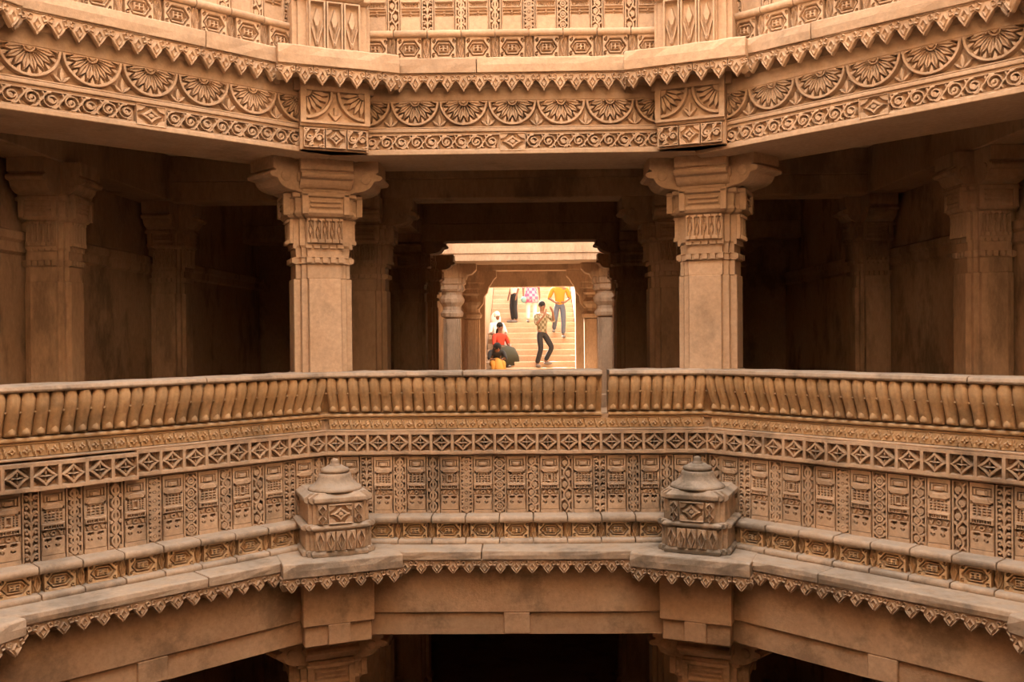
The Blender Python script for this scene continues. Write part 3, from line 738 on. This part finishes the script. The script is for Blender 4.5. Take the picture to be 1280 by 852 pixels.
# ================================================================== ROSETTE LINTELS
def lintel(kind, phi):
    front = kind == 'front'
    lab = 'lintel carved with half rosettes spanning the opening to the staircase' if front else 'lintel carved with half rosettes over a dark side gallery'
    t = thing('rosette_lintel', lab, 'lintel', face_loc(phi), phi, None if front else 'side gallery lintels')
    a = 2.80; HW = 0.945
    mb = MB(); face_seg(mb, a+0.032, 3.45, 2.62, 3.06); face_seg(mb, a-0.012, 3.0, 2.610, 2.640); face_seg(mb, a-0.004, 3.0, 2.74, 2.752)
    face_seg(mb, a-0.014, 3.0, 2.752, 2.775)
    face_seg(mb, a-0.010, 3.0, 2.948, 3.03)
    link('beam', mb.mesh('lintel_beam', bevel=0.004), 'pale', t)
    for k in range(5): link('rosette_panel', pale(ROSE), None, t, ((k-2)*0.309, a+0.026-A0, 2.776))
    link('rosette_panel', pale(ROSEH2), None, t, (-2.5*0.309-0.0775, a+0.026-A0, 2.776)); link('rosette_panel', pale(ROSEH), None, t, (2.5*0.309+0.0775, a+0.026-A0, 2.776))
    me = relief('scroll_band', 0.86, 0.098, lambda X, Z: f_scrollband(X, Z, 0.86))
    for s in (-1, 1): link('scroll_band', pale(me), None, t, (s*(0.085+0.43), a+0.024-A0, 2.641))
    me = relief('centre_square', 0.165, 0.112, lambda X, Z: f_star(X, Z, 0.165, 0.112))
    link('centre_square', pale(me), None, t, (0, a+0.018-A0, 2.632))
    return t
for kind, phi in FACES:
    t = lintel(kind, phi)
    if phi < -0.1: tilt(t, -0.018, 2.7)
def corner_stone(sgn):
    ph = R(22.5)*sgn; r = 2.872; W = 0.428
    t = thing('lintel_corner_stone', 'square corner stone with two quarter rosettes resting on a corner pillar' if abs(sgn) == 1 else 'square corner stone with quarter rosettes ending a side gallery lintel', 'lintel', face_loc(ph, r, 2.615), ph, 'carved corner stones')
    mb = MB(); mb.box(-W/2, W/2, 0.012, 0.5, 0, 0.47); mb.box(-W/2+0.008, W/2-0.008, 0.008, 0.3, 0, 0.14); mb.box(-W/2, W/2, -0.012, 0.3, 0.142, 0.165); mb.box(-W/2, W/2, -0.012, 0.3, 0.375, 0.47)
    link('block', mb.mesh('corner_block', bevel=0.004), 'pale', t)
    me = relief('corner_rosettes', W, 0.225, lambda X, Z: f_corner(X, Z, W, 0.225), cell=0.003)
    link('corner_rosettes', pale(me), None, t, (0, 0.008, 0.160))
    for k in range(3):
        if k == 1: me = relief('corner_star', 0.125, 0.118, lambda X, Z: f_star(X, Z, 0.125, 0.118))
        else: me = relief('corner_scroll', 0.125, 0.118, lambda X, Z: np.maximum(f_scrollband(X, Z, 0.125, 0.118, 0.062), 0.017*ins(0.056-np.abs(X))))
        link('square_panel', pale(me), None, t, ((k-1)*0.134, 0.004, 0.012))
for s in (1, -1, 3, -3): corner_stone(s)

# ================================================================== PLAIN LOWER LINTELS
def plain_lintel(kind, phi):
    front = kind == 'front'
    lab = 'smooth undecorated beam under the front ledge above the dark lower opening' if front else 'smooth undecorated beam under a side ledge above the dark lower storey'
    t = thing('plain_lintel', lab, 'lintel', face_loc(phi), phi, None if front else 'plain side lintels')
    a = 2.86
    mb = MB(); face_seg(mb, a+0.022, 3.45, -0.47, 0.0); link('beam', mb.mesh('plain_beam'), 'plain', t)
    mb = MB(); face_seg(mb, a, 3.1, -0.325, -0.01); link('upper_fascia', mb.mesh('upper_fascia', bevel=0.006), 'plain', t)
    mb = MB(); mb.box(-0.085, 0.085, a-A0, 0.1, -0.462, -0.326); link('centre_tab', mb.mesh('centre_tab', bevel=0.005), 'plain', t)
for kind, phi in FACES: plain_lintel(kind, phi)
def plain_corner(sgn):
    ph = R(22.5)*sgn; r = 2.905; W = 0.45
    t = thing('plain_corner_stone', 'plain stepped corner stone under the slab of a miniature shrine' if abs(sgn) == 1 else 'plain stepped corner stone ending a plain side beam', 'lintel', face_loc(ph, r, -0.475), ph, 'plain corner stones')
    mb = MB(); mb.box(-W/2+0.012, W/2-0.012, 0.028, 0.5, 0, 0.47); link('block', mb.mesh('block', bevel=0.006), 'plain', t)
    mb = MB(); mb.box(-W/2, W/2, 0, 0.3, 0.135, 0.42); link('upper_fascia', mb.mesh('upper_fascia', bevel=0.006), 'plain', t)
    mb = MB(); mb.box(-0.07, 0.07, 0.0, 0.3, 0.01, 0.136); link('centre_tab', mb.mesh('centre_tab', bevel=0.005), 'plain', t)
for s in (1, -1, 3, -3): plain_corner(s)

# ================================================================== UPPER WALL (foot of the next parapet)
def upper_wall(kind, phi):
    front = kind == 'front'
    lab = 'bright carved wall of the top storey above the front ledge' if front else 'bright carved wall of the top storey above a side ledge'
    t = thing('carved_upper_wall', lab, 'parapet', face_loc(phi, 3.0, 3.19), phi, None if front else 'upper side walls')
    z0 = 0.0; p = 0.2225
    mb = MB(); face_seg(mb, 2.965, 3.07, z0, z0+0.235); face_seg(mb, 3.052, 3.07, z0+0.235, 1.2); link('core', mb.mesh('upper_core'), 'pale', t)
    mb = MB(); face_seg(mb, 2.93, 3.0, z0, z0+0.05); link('base_moulding', mb.mesh('base_moulding', bevel=0.01), 'pale', t)
    for k in range(11):
        o = link('medallion_panel', pale(MEDAL), None, t, ((k-5)*p, 2.960-A0, z0+0.062)); o.scale.z = 1.30
        if k < 10: o = link('leaf_strip', pale(LEAF), None, t, ((k-4.5)*p, 2.972-A0, z0+0.062)); o.scale.z = 1.30
        link('house_panel', pale(UHOUSE), None, t, ((k-5)*p, 3.040-A0, z0+0.250))
    for k in range(12): o = link('scroll_panel', pale(SCROLL[(k*3+1) % 7]), None, t, ((k-5.5)*p, 3.046-A0, z0+0.250)); o.scale.x = 0.9
    stone_run(t, 'ledge_stone', 'pale', 2.905, 3.06, z0+0.207, z0+0.250, -2.91*T8, 2.91*T8, 11, seed=9+int(phi*10))
    return t
for kind, phi in FACES:
    t = upper_wall(kind, phi)
    if phi < -0.1: tilt(t, 0.014, 3.3)

# ================================================================== MINIATURE SHRINES on the corner slabs
def shrine(sgn):
    ph = R(22.5)*sgn; r = 2.845
    dirty = sgn == -1
    lab = 'miniature shrine with ringed dome standing on the corner slab, ' + ('dark lichen stains beside it' if dirty else 'clean warm stone')
    lab = 'domed miniature shrine, '+('grey and blackened by weather, on a corner slab' if dirty else 'clean warm stone, on a corner slab')
    t = thing('miniature_shrine', lab, 'shrine', face_loc(ph, r, 0.104), ph, 'corner miniature shrines')
    def red(h, hd, c, z): # redented half plan, front at y=0
        pts = [(-h, 0.40), (-h, c*2), (-h+c, c*2), (-h+c, c), (-h+2*c, c), (-h+2*c, hd), (h-2*c, hd), (h-2*c, c), (h-c, c), (h-c, c*2), (h, c*2), (h, 0.40)]
        return [(x, y, z) for x, y in pts]
    def tier(nm, prof, mat, c=0.026):
        mb = MB(); mb.loft([red(h, d, c, z) for z, h, d in prof]); return link(nm, mb.mesh(nm, bevel=0.003), mat, t)
    tier('foot', [(0, 0.226, -0.010), (0.022, 0.230, -0.014), (0.036, 0.218, -0.004)], ('stained' if dirty else 'slab'))
    tier('lower_tier', [(0.036, 0.206, 0.006), (0.160, 0.206, 0.006)], 'pink')
    tier('waist_moulding', [(0.160, 0.218, -0.004), (0.172, 0.234, -0.020), (0.186, 0.234, -0.020), (0.198, 0.216, -0.004)], ('stained' if dirty else 'slab'))
    tier('upper_tier', [(0.198, 0.190, 0.012), (0.325, 0.190, 0.012)], 'pink')
    tier('cornice', [(0.325, 0.196, 0.004), (0.338, 0.214, -0.014), (0.362, 0.214, -0.014), (0.385, 0.180, 0.010), (0.392, 0.172, 0.014)], ('stained' if dirty else 'slab'))
    me = relief('shrine_leaf', 0.062, 0.115, lambda X, Z: f_leaf(X, Z, 0.062, 0.115, 1)); 
    for k in range(5): link('leaf_panel', SH(me), None, t, ((k-2)*0.064, 0.002 if 0 < k < 4 else 0.018, 0.040))
    me = relief('shrine_star', 0.15, 0.118, lambda X, Z: f_star(X, Z, 0.15, 0.118)); link('star_panel', SH(me), None, t, (0, 0.010, 0.203))
    me = relief('shrine_side', 0.062, 0.118, lambda X, Z: f_leaf(X, Z, 0.062, 0.118, 2))
    for s in (-1, 1): link('leaf_panel', SH(me), None, t, (s*0.112, 0.016, 0.203))
    dm = MB(); cy = 0.16
    dm.lathe([(0.168, 0.388), (0.172, 0.398), (0.165, 0.410), (0.138, 0.424), (0.118, 0.444), (0.104, 0.470), (0.100, 0.490), (0.080, 0.497)], 0, cy, 28)
    dome = link('dome', dm.mesh('dome', smooth=True), ('stained' if dirty else 'slab'), t)
    dm = MB(); dm.lathe([(0.060, 0.490), (0.086, 0.498), (0.092, 0.510), (0.086, 0.522), (0.064, 0.530), (0.050, 0.540)], 0, cy, 24); link('ring', dm.mesh('ring', smooth=True), ('stained' if dirty else 'slab'), dome)
    dm = MB(); dm.lathe([(0.036, 0.530), (0.034, 0.545), (0.024, 0.556), (0.026, 0.566), (0.022, 0.578), (0.008, 0.585)], 0, cy, 16); link('knob', dm.mesh('knob', smooth=True), ('stained' if dirty else 'slab'), dome)
SHC = {}
def SH(me):
    if me.name not in SHC: c = me.copy(); c.materials.clear(); c.materials.append(M['pink']); SHC[me.name] = c
    return SHC[me.name]
for s in (1, -1): shrine(s)
def upper_shrine(sgn):
    ph = R(22.5)*sgn; r = 2.87
    t = thing('shrine_base', 'tall panelled shrine base standing on the upper corner slab', 'shrine', face_loc(ph, r, 3.20), ph, 'upper shrine bases')
    mb = MB(); mb.box(-0.165, 0.165, 0.012, 0.4, 0, 0.345); mb.box(-0.215, 0.215, 0.05, 0.4, 0, 0.345); mb.box(-0.245, 0.245, 0.085, 0.4, 0, 0.345); link('body', mb.mesh('body', bevel=0.003), 'pale', t)
    for k in range(3):
        me = relief('tall_leaf', 0.104, 0.31, lambda X, Z: f_tall(X, Z, 0.104, 0.31)); link('tall_panel', pale(me), None, t, ((k-1)*0.108, 0.006, 0.018))
    mb = MB(); mb.loft([[(x*h, y, z) for x, y in ((-1, 0.4), (-1, d+0.05), (-0.8, d+0.05), (-0.8, d), (0.8, d), (0.8, d+0.05), (1, d+0.05), (1, 0.4))] for z, h, d in ((0.345, 0.20, 0.0), (0.362, 0.235, -0.03), (0.385, 0.235, -0.03), (0.40, 0.21, -0.005))])
    link('moulding', mb.mesh('shrine_moulding', bevel=0.004), 'pale', t)
    mb = MB(); mb.box(-0.20, 0.20, 0.02, 0.4, 0.40, 0.75); link('upper_body', mb.mesh('upper_body'), 'pale', t)
def f_tall(X, Z, w, h):
    H = np.full_like(X, 0.002); H += ins(frame(X, Z, 0, h/2, w, h, 0.013))*0.018
    u = np.clip(np.abs(Z-h*0.62)/(h*0.24), 0, 1); H += ins(np.abs(X)-0.022*(1-u))*0.012
    for s in (-1, 1): H += ins(seg(X, Z, 0, h*0.10, s*0.034, h*0.50, 0.006))*0.011
    H += ins(np.abs(X)-0.004)*(Z < h*0.5)*0.008
    return H
for s in (1, -1): upper_shrine(s)

# ================================================================== BEAMS INSIDE THE HALL
def beam(name, label, x0, x1, y0, y1, steps, mat='inner'):
    t = thing(name, label, 'beam', ((x0+x1)/2, y0, steps[0][0]), 0)
    for i, (za, zb, d) in enumerate(steps):
        mb = MB(); mb.box(x0-(x0+x1)/2, x1-(x0+x1)/2, d, y1-y0, za-steps[0][0], zb-steps[0][0]); link('fascia', mb.mesh('fascia', bevel=0.006), mat, t)
    return t
beam('hall_beam', 'dark beam over the first inner pillars', -3.3, 3.3, 4.88, 5.24, [(2.635, 2.80, 0.02), (2.80, 3.02, 0.0)])
beam('hall_beam', 'dim two-step beam over the second inner pillars', -3.3, 3.3, 7.9, 8.28, [(2.56, 2.76, 0.03), (2.76, 3.02, 0.0)], 'inner')
for sx in (-1, 1):
    t = thing('cross_beam', 'dark beam running back from a corner pillar into the hall', 'beam', (sx*1.33, 3.6, 2.635), 0, 'beams running back into the hall')
    mb = MB(); mb.box(-0.16, 0.16, 0, 1.27, 0, 0.17); mb.box(-0.19, 0.19, 0, 1.27, 0.17, 0.385); link('fascia', mb.mesh('cross_beam', bevel=0.006), 'inner', t)
    t = thing('cross_beam', 'dark beam between the first and second inner pillars', 'beam', (sx*1.33, 5.245, 2.635), 0, 'beams between inner pillars')
    mb = MB(); mb.box(-0.16, 0.16, 0, 2.65, 0, 0.17); mb.box(-0.19, 0.19, 0, 2.65, 0.17, 0.385); link('fascia', mb.mesh('cross_beam', bevel=0.006), 'inner', t)
    t = thing('cross_beam', 'dark beam along the gallery wall over the wall pilasters', 'beam', (sx*3.14, 3.0, 2.635), 0, 'beams along the gallery walls')
    mb = MB(); mb.box(-0.155, 0.155, -2.0, 1.87, 0, 0.385); link('fascia', mb.mesh('cross_beam', bevel=0.006), 'inner', t)

# ------------------------------------------------------------------ doorway to the staircase
DX = 0.17
beam('portal_beam', 'sunlit brown beam above the portal to the staircase', -1.62, 1.8, 13.42, 14.4, [(2.73, 2.86, 0.02), (2.86, 3.05, 0.0)], 'brown')
def portal_pillar(sx, y, x, label, grp, full=True):
    t = thing('portal_pillar', label, 'pillar', (x, y, 0), 0, grp)
    mb = MB(); shaft_loft(mb, [(0.07, 0.20), (0.3, 0.20), (0.32, 0.16), (1.72, 0.16)]); link('shaft', mb.mesh('portal_shaft', bevel=0.004), 'brown', t)
    mb = MB(); mb.lathe([(0.12, 1.72), (0.20, 1.76), (0.215, 1.82), (0.17, 1.88), (0.17, 1.94), (0.225, 2.02), (0.235, 2.08), (0.19, 2.16), (0.19, 2.22)], 0, 0, 12); link('vase_collar', mb.mesh('vase_collar'), 'brown', t)
    mb = MB(); shaft_loft(mb, [(2.22, 0.21), (2.26, 0.24), (2.34, 0.22), (2.36, 0.25), (2.46, 0.25), (2.48, 0.27), (2.73, 0.27)]); link('capital', mb.mesh('portal_capital', bevel=0.004), 'brown', t)
    pr = [(0, 2.73), (0.52, 2.73), (0.52, 2.60), (0.46, 2.55), (0.40, 2.44), (0.36, 2.40), (0.33, 2.28), (0.26, 2.20), (0.24, 2.05), (0.16, 1.95), (0.0, 1.90)] if full else [(0, 2.73), (0.46, 2.73), (0.46, 2.62), (0.38, 2.54), (0.30, 2.52), (0.27, 2.44), (0.0, 2.44)]
    mb = MB(); n = len(pr); s = -sx
    mb.add([(s*r, -0.13, z) for r, z in pr]+[(s*r, 0.13, z) for r, z in pr], [tuple(range(n)), tuple(range(2*n-1, n-1, -1))]+[(i, n+i, n+(i+1) % n, (i+1) % n) for i in range(n)])
    link('corbel', mb.mesh('corbel', bevel=0.006), 'brown', t)
for sx, xa, xb in ((-1, -1.33, -1.09), (1, 1.52, 1.40)):
    portal_pillar(sx, 14.2, xa, 'portal pillar with vase collar on the side facing the court', 'front portal pillars', False)
    portal_pillar(sx, 16.3, xb, 'portal pillar with vase collar and long corbel beside the doorway jamb', 'rear portal pillars')
beam('portal_beam', 'recessed beam between the portal pillars and the door frame', -1.62, 1.8, 16.1, 16.5, [(2.73, 2.86, 0.02), (2.86, 3.05, 0.0)], 'brown')
t = thing('door_frame', 'plain stone door frame that opens onto the sunlit stairs', 'door frame', (DX, 17.0, 0.07))
mb = MB()
for s in (-1, 1):
    mb = MB(); x0, x1 = sorted((0.93, 1.64) if s > 0 else (-1.02, -1.80)); mb.box(x0, x1, 0, 0.30, 0, 2.95); link('jamb', mb.mesh('jamb', bevel=0.01), 'brown', t)
mb = MB(); mb.box(-1.02, 0.93, 0, 0.30, 2.36, 2.95); link('head', mb.mesh('head', bevel=0.01), 'brown', t)

# ------------------------------------------------------------------ staircase
t = thing('staircase', 'sunlit flight of worn stone steps climbing to the open air', 'stairs', (0, 20.0, 0.0))
SX0, SX1 = -1.05, 1.45
STEP = []
y = 20.86; z = 0.523
mbs = MB(); mbs.box(-0.5*(SX1-SX0)+0.01, 0.5*(SX1-SX0)-0.01, 0, 0.40, -0.18, 0.0)
ms = mbs.mesh('step', bevel=0.012)
for n in range(-3, 26):
    g = 0.95 if n == 7 else 0.35
    STEP.append((n, 20.86+n*0.35+(0.6 if n > 7 else 0.0), 0.523+0.15*n))
for n, yy, zz in STEP:
    if n == 7:
        mb = MB(); mb.box(-0.5*(SX1-SX0)+0.01, 0.5*(SX1-SX0)-0.01, 0, 0.98, -0.18, 0.0); me = mb.mesh('landing', bevel=0.012)
    else: me = ms
    link('step', me, 'step', t, ((SX0+SX1)/2, yy-20.0, zz))
def tread(n): return next((yy, zz) for k, yy, zz in STEP if k == n)
for sgn, xx, nm in ((-1, SX0, 'wall_stair_near'), (1, SX1, 'wall_stair_far')):
    mb = MB(); x0, x1 = sorted((xx, xx+sgn*0.5)); mb.box(x0, x1, 17.3, 32, 0, 4.6); struct(nm, mb.mesh(nm), 'step', 'sunlit side wall of the staircase')
mb = MB(); mb.box(-30, 30, 31.0, 60, 4.2, 4.4); struct('ground', mb.mesh('ground'), 'step', 'open ground at the head of the stairs')

# ================================================================== PEOPLE
def skin_mesh(name, joints, edges, mat, parent, root=0, levels=2, loc=(0, 0, 0)):
    me = bpy.data.meshes.new(name); me.from_pydata([j[0] for j in joints], edges, []); me.update()
    o = link(name, me, mat, parent, loc)
    md = o.modifiers.new('skin', 'SKIN'); md.use_smooth_shade = True; md.branch_smoothing = 0.6
    for i, j in enumerate(joints):
        r = j[1]; sv = me.skin_vertices[0].data[i]; sv.radius = r if isinstance(r, tuple) else (r, r); sv.use_root = (i == root)
    s = o.modifiers.new('sub', 'SUBSURF'); s.levels = 1; s.render_levels = levels
    return o
def blob(name, c, r, mat, parent, n=12, tilt=0.0):
    bm = bmesh.new(); bmesh.ops.create_uvsphere(bm, u_segments=n, v_segments=n, radius=1)
    for v in bm.verts: v.co = Vector((v.co.x*r[0], v.co.y*r[1], v.co.z*r[2]))
    me = bpy.data.meshes.new(name); bm.to_mesh(me); bm.free()
    for p in me.polygons: p.use_smooth = True
    o = link(name, me, mat, parent, c); o.rotation_euler = (tilt, 0, 0); return o
def person(label, loc, rz, J, top, bottom, hairc='hair', shoes='shoe', grp=None, long_top=False, extra=None):
    """J: joint dict (x right, y forward = -Y ... z up), figure faces local -Y"""
    t = thing('person', label, 'person', loc, rz, grp)
    names = list(J); idx = {n: i for i, n in enumerate(names)}
    rad = dict(pelvis=(0.13, 0.10), waist=(0.12, 0.09), chest=(0.15, 0.105), neckb=(0.075, 0.07), neck=0.052, head=(0.072, 0.085), crown=(0.062, 0.075))
    for s in 'lr':
        rad.update({s+'hip': 0.080, s+'knee': 0.058, s+'ankle': 0.038, s+'toe': 0.032, s+'sh': 0.062, s+'elbow': 0.040, s+'wrist': 0.027, s+'palm': (0.034, 0.018), s+'tip': (0.022, 0.011)})
    E = [('pelvis', 'waist'), ('waist', 'chest'), ('chest', 'neckb'), ('neckb', 'neck'), ('neck', 'head'), ('head', 'crown')]
    for s in 'lr': E += [('pelvis', s+'hip'), (s+'hip', s+'knee'), (s+'knee', s+'ankle'), (s+'ankle', s+'toe'), ('chest', s+'sh'), (s+'sh', s+'elbow'), (s+'elbow', s+'wrist'), (s+'wrist', s+'palm'), (s+'palm', s+'tip')]
    skin_mesh('body', [(J[n], rad[n]) for n in names], [(idx[a], idx[b]) for a, b in E], 'skin', t, idx['pelvis'])
    def sub(nm, keys, edges, grow, mat, root, rmul=1.0, override={}):
        ks = list(keys); ii = {n: i for i, n in enumerate(ks)}
        jj = []
        for n in ks:
            base = n.split(':')[0]; r = override.get(n, rad.get(base, 0.05)); r = r if isinstance(r, tuple) else (r, r)
            pos = POS[n] if n in POS else J[base]
            jj.append((pos, (r[0]*rmul+grow, r[1]*rmul+grow)))
        return skin_mesh(nm, jj, [(ii[a], ii[b]) for a, b in edges], mat, t, ii[root])
    POS = {}
    for s in 'lr':                                   # sleeve ends
        e, wv = Vector(J[s+'elbow']), Vector(J[s+'wrist']); POS[s+'sl'] = tuple(e.lerp(wv, 0.1)); rad[s+'sl'] = 0.040
        k, a = Vector(J[s+'knee']), Vector(J[s+'ankle']); POS[s+'cuff'] = tuple(k.lerp(a, 0.96)); rad[s+'cuff'] = 0.050
    POS['hem'] = tuple(Vector(J['waist']).lerp(Vector(J['pelvis']), 1.65)); rad['hem'] = (0.155, 0.125)
    sub('shirt', ['hem', 'waist', 'chest', 'neckb', 'lsh', 'lelbow', 'lsl', 'rsh', 'relbow', 'rsl'],
        [('hem', 'waist'), ('waist', 'chest'), ('chest', 'neckb'), ('chest', 'lsh'), ('lsh', 'lelbow'), ('lelbow', 'lsl'), ('chest', 'rsh'), ('rsh', 'relbow'), ('relbow', 'rsl')], 0.016, top, 'chest')
    POS['wb'] = tuple(Vector(J['pelvis']).lerp(Vector(J['waist']), 0.5)); rad['wb'] = (0.115, 0.085)
    sub('trousers', ['wb', 'pelvis', 'lhip', 'lknee', 'lcuff', 'rhip', 'rknee', 'rcuff'],
        [('wb', 'pelvis'), ('pelvis', 'lhip'), ('lhip', 'lknee'), ('lknee', 'lcuff'), ('pelvis', 'rhip'), ('rhip', 'rknee'), ('rknee', 'rcuff')], 0.014, bottom, 'pelvis', override={'pelvis': (0.118, 0.095)})
    h = Vector(J['head']); c = Vector(J['crown']); ax = (c-h).normalized()
    hc = h+ax*0.05
    blob('hair', tuple(hc+Vector((0, 0.022, 0.022))), (0.088, 0.098, 0.100), hairc, t)
    fd = Vector((0, -1, 0))
    blob('nose', tuple(h+fd*0.092+ax*0.015), (0.012, 0.016, 0.018), 'skin', t, 8)
    for s in (-1, 1):
        blob('eye', tuple(h+fd*0.080+ax*0.045+Vector((s*0.030, 0, 0))), (0.010, 0.008, 0.007), 'hair', t, 8)
        blob('ear', tuple(h+ax*0.02+Vector((s*0.078, 0.005, 0))), (0.012, 0.022, 0.030), 'skin', t, 8)
    blob('mouth', tuple(h+fd*0.080-ax*0.025), (0.022, 0.008, 0.006), 'red', t, 8)
    for s in 'lr':
        a, b = Vector(J[s+'ankle']), Vector(J[s+'toe']); m = a.lerp(b, 0.55)
        o = blob('shoe', (m.x, m.y, min(a.z, b.z)+0.005), (0.047, 0.135, 0.045), shoes, t, 10)
        d = b-a; o.rotation_euler = (0, 0, math.atan2(d.x, -d.y)*1.0)
    return t, J
def std(lean=0.0):
    J = dict(pelvis=(0, 0, 0.93), waist=(0, -0.01, 1.08), chest=(0, 0, 1.30), neckb=(0, 0.0, 1.43), neck=(0, -0.01, 1.48), head=(0, -0.03, 1.56), crown=(0, -0.02, 1.66))
    for s, g in (('l', -1), ('r', 1)):
        J.update({s+'hip': (g*0.085, 0, 0.85), s+'knee': (g*0.11, -0.02, 0.48), s+'ankle': (g*0.11, 0.02, 0.08), s+'toe': (g*0.13, -0.14, 0.035),
                  s+'sh': (g*0.19, 0, 1.37), s+'elbow': (g*0.25, 0.03, 1.10), s+'wrist': (g*0.26, -0.05, 0.86), s+'palm': (g*0.26, -0.07, 0.79), s+'tip': (g*0.25, -0.09, 0.70)})
    return J
# photographer: dark jeans, checked shirt, back half-turned, hands raised to the face, walking pose
J = std(); J.update(lknee=(-0.08, -0.06, 0.50), lankle=(-0.13, 0.06, 0.09), ltoe=(-0.16, -0.09, 0.04), rknee=(0.20, -0.16, 0.52), rankle=(0.10, 0.02, 0.16), rtoe=(0.16, -0.14, 0.11),
    relbow=(0.27, -0.15, 1.20), rwrist=(0.14, -0.28, 1.45), rpalm=(0.11, -0.26, 1.52), rtip=(0.08, -0.24, 1.58), lelbow=(-0.25, -0.10, 1.12), lwrist=(-0.12, -0.28, 1.36), lpalm=(-0.08, -0.28, 1.44), ltip=(-0.05, -0.27, 1.52))
yy, zz = tread(0)
person('person in olive checked shirt and dark jeans raising both hands on the lowest steps', (0.43, yy+0.17, zz), R(35), J, 'check', 'dark')
# yellow shirt, coming down
J = std(); J.update(lknee=(-0.13, -0.08, 0.50), lankle=(-0.16, 0.14, 0.23), ltoe=(-0.17, 0.0, 0.185), rknee=(0.10, -0.06, 0.48), rankle=(0.09, -0.04, 0.08), rtoe=(0.11, -0.19, 0.035),
    lelbow=(-0.29, 0.0, 1.10), lwrist=(-0.12, -0.20, 0.98), lpalm=(-0.06, -0.22, 0.97), ltip=(0.0, -0.23, 0.96), relbow=(0.28, 0.0, 1.10), rwrist=(0.14, -0.20, 0.98), rpalm=(0.08, -0.23, 0.98), rtip=(0.02, -0.24, 0.98))
yy, zz = tread(5)
person('person in bright yellow shirt and blue jeans walking down the steps', (0.95, yy+0.15, zz), 0, J, 'yellow', 'denim')
# white shirt, dark trousers, leaning
J = std(); J.update(waist=(0, 0.0, 1.08), chest=(0, -0.04, 1.30), lknee=(-0.06, -0.06, 0.50), rknee=(0.10, -0.02, 0.48))
yy, zz = tread(8)
person('person in white shirt and black trousers standing on the upper steps', (-0.34, yy+0.17, zz), R(-60), J, 'white', 'dark')[0].scale = (0.92, 0.92, 0.92)
# pink plaid tunic
J = std(); yy, zz = tread(8)
tt, J = person('person in long pink plaid tunic coming down the upper steps', (0.17, yy+0.16, zz), R(10), J, 'plaid', 'white')
mb = MB(); mb.loft([[(rx*math.cos(k*math.pi/8), ry*math.sin(k*math.pi/8), zt) for k in range(16)] for rx, ry, zt in ((0.24, 0.20, 0.62), (0.22, 0.17, 0.85), (0.165, 0.125, 1.08), (0.17, 0.13, 1.25))])
tt.scale = (0.93, 0.93, 0.93); link('tunic_skirt', mb.mesh('tunic_skirt', smooth=True), 'plaid', tt)
blob('bag', (-0.26, -0.10, 0.72), (0.09, 0.06, 0.10), 'teal', tt)
def seated(hz=0.0):
    J = dict(pelvis=(0, 0, 0.12), waist=(0, -0.01, 0.27), chest=(0, -0.03, 0.48), neckb=(0, -0.03, 0.60), neck=(0, -0.04, 0.65), head=(0, -0.06, 0.73), crown=(0, -0.05, 0.83))
    for s, g in (('l', -1), ('r', 1)):
        J.update({s+'hip': (g*0.10, -0.05, 0.11), s+'knee': (g*0.13, -0.42, 0.16), s+'ankle': (g*0.12, -0.46, -0.22), s+'toe': (g*0.12, -0.60, -0.265),
                  s+'sh': (g*0.175, -0.03, 0.55), s+'elbow': (g*0.24, -0.10, 0.30), s+'wrist': (g*0.14, -0.30, 0.24), s+'palm': (g*0.10, -0.36, 0.23), s+'tip': (g*0.07, -0.42, 0.22)})
    return J
def skirt(t, mat, J, w=0.25, bot=-0.25):
    mb = MB(); path = [((0, 0.04, 0.15), w*0.75, 0.13), ((0, -0.15, 0.16), w*0.95, 0.13), ((0, -0.36, 0.12), w*1.05, 0.15), ((0, -0.47, -0.02), w*1.05, 0.14), ((0, -0.49, bot), w*1.15, 0.14)]
    loops = []
    for i, (c, rx, ry) in enumerate(path):
        a = Vector(path[max(0, i-1)][0]); b = Vector(path[min(len(path)-1, i+1)][0]); d = (b-a).normalized(); n = Vector((1, 0, 0)).cross(d)
        loops.append([tuple(Vector(c)+Vector((1, 0, 0))*rx*math.cos(k*math.pi/7)+n*ry*math.sin(k*math.pi/7)) for k in range(14)])
    mb.loft(loops); link('skirt', mb.mesh('skirt', smooth=True), mat, t)
J = seated(); yy, zz = tread(2)
tt, J = person('person in red top and dark olive skirt seated sideways on the steps', (-0.70, yy+0.12, zz), R(38), J, 'red', 'green'); skirt(tt, 'green', J, 0.26)
blob('hair_braid', (0.0, 0.07, 0.60), (0.05, 0.05, 0.14), 'hair', tt)
J = seated(); yy, zz = tread(0); J.update(waist=(0, -0.08, 0.24), chest=(0, -0.20, 0.38), neckb=(0, -0.28, 0.46), neck=(0, -0.31, 0.48), head=(0, -0.36, 0.50), crown=(0, -0.42, 0.58), lsh=(-0.17, -0.22, 0.43), rsh=(0.17, -0.22, 0.43), lelbow=(-0.22, -0.34, 0.26), relbow=(0.22, -0.34, 0.26))
tt, J = person('person with black hair in orange clothes bending forward at the foot of the steps', (-0.80, yy+0.16, zz), R(15), J, 'dark', 'orange'); skirt(tt, 'orange', J, 0.12); blob('hair_bun', (0, -0.30, 0.56), (0.11, 0.12, 0.11), 'hair', tt)
J = seated(); yy, zz = tread(4)
tt, J = person('person wrapped in a white head cloth seated against the stair wall', (-0.80, yy+0.14, zz), R(30), J, 'white', 'orange', hairc='white'); skirt(tt, 'white', J, 0.17)
blob('head_cloth', (0, 0.03, 0.66), (0.15, 0.13, 0.22), 'white', tt)
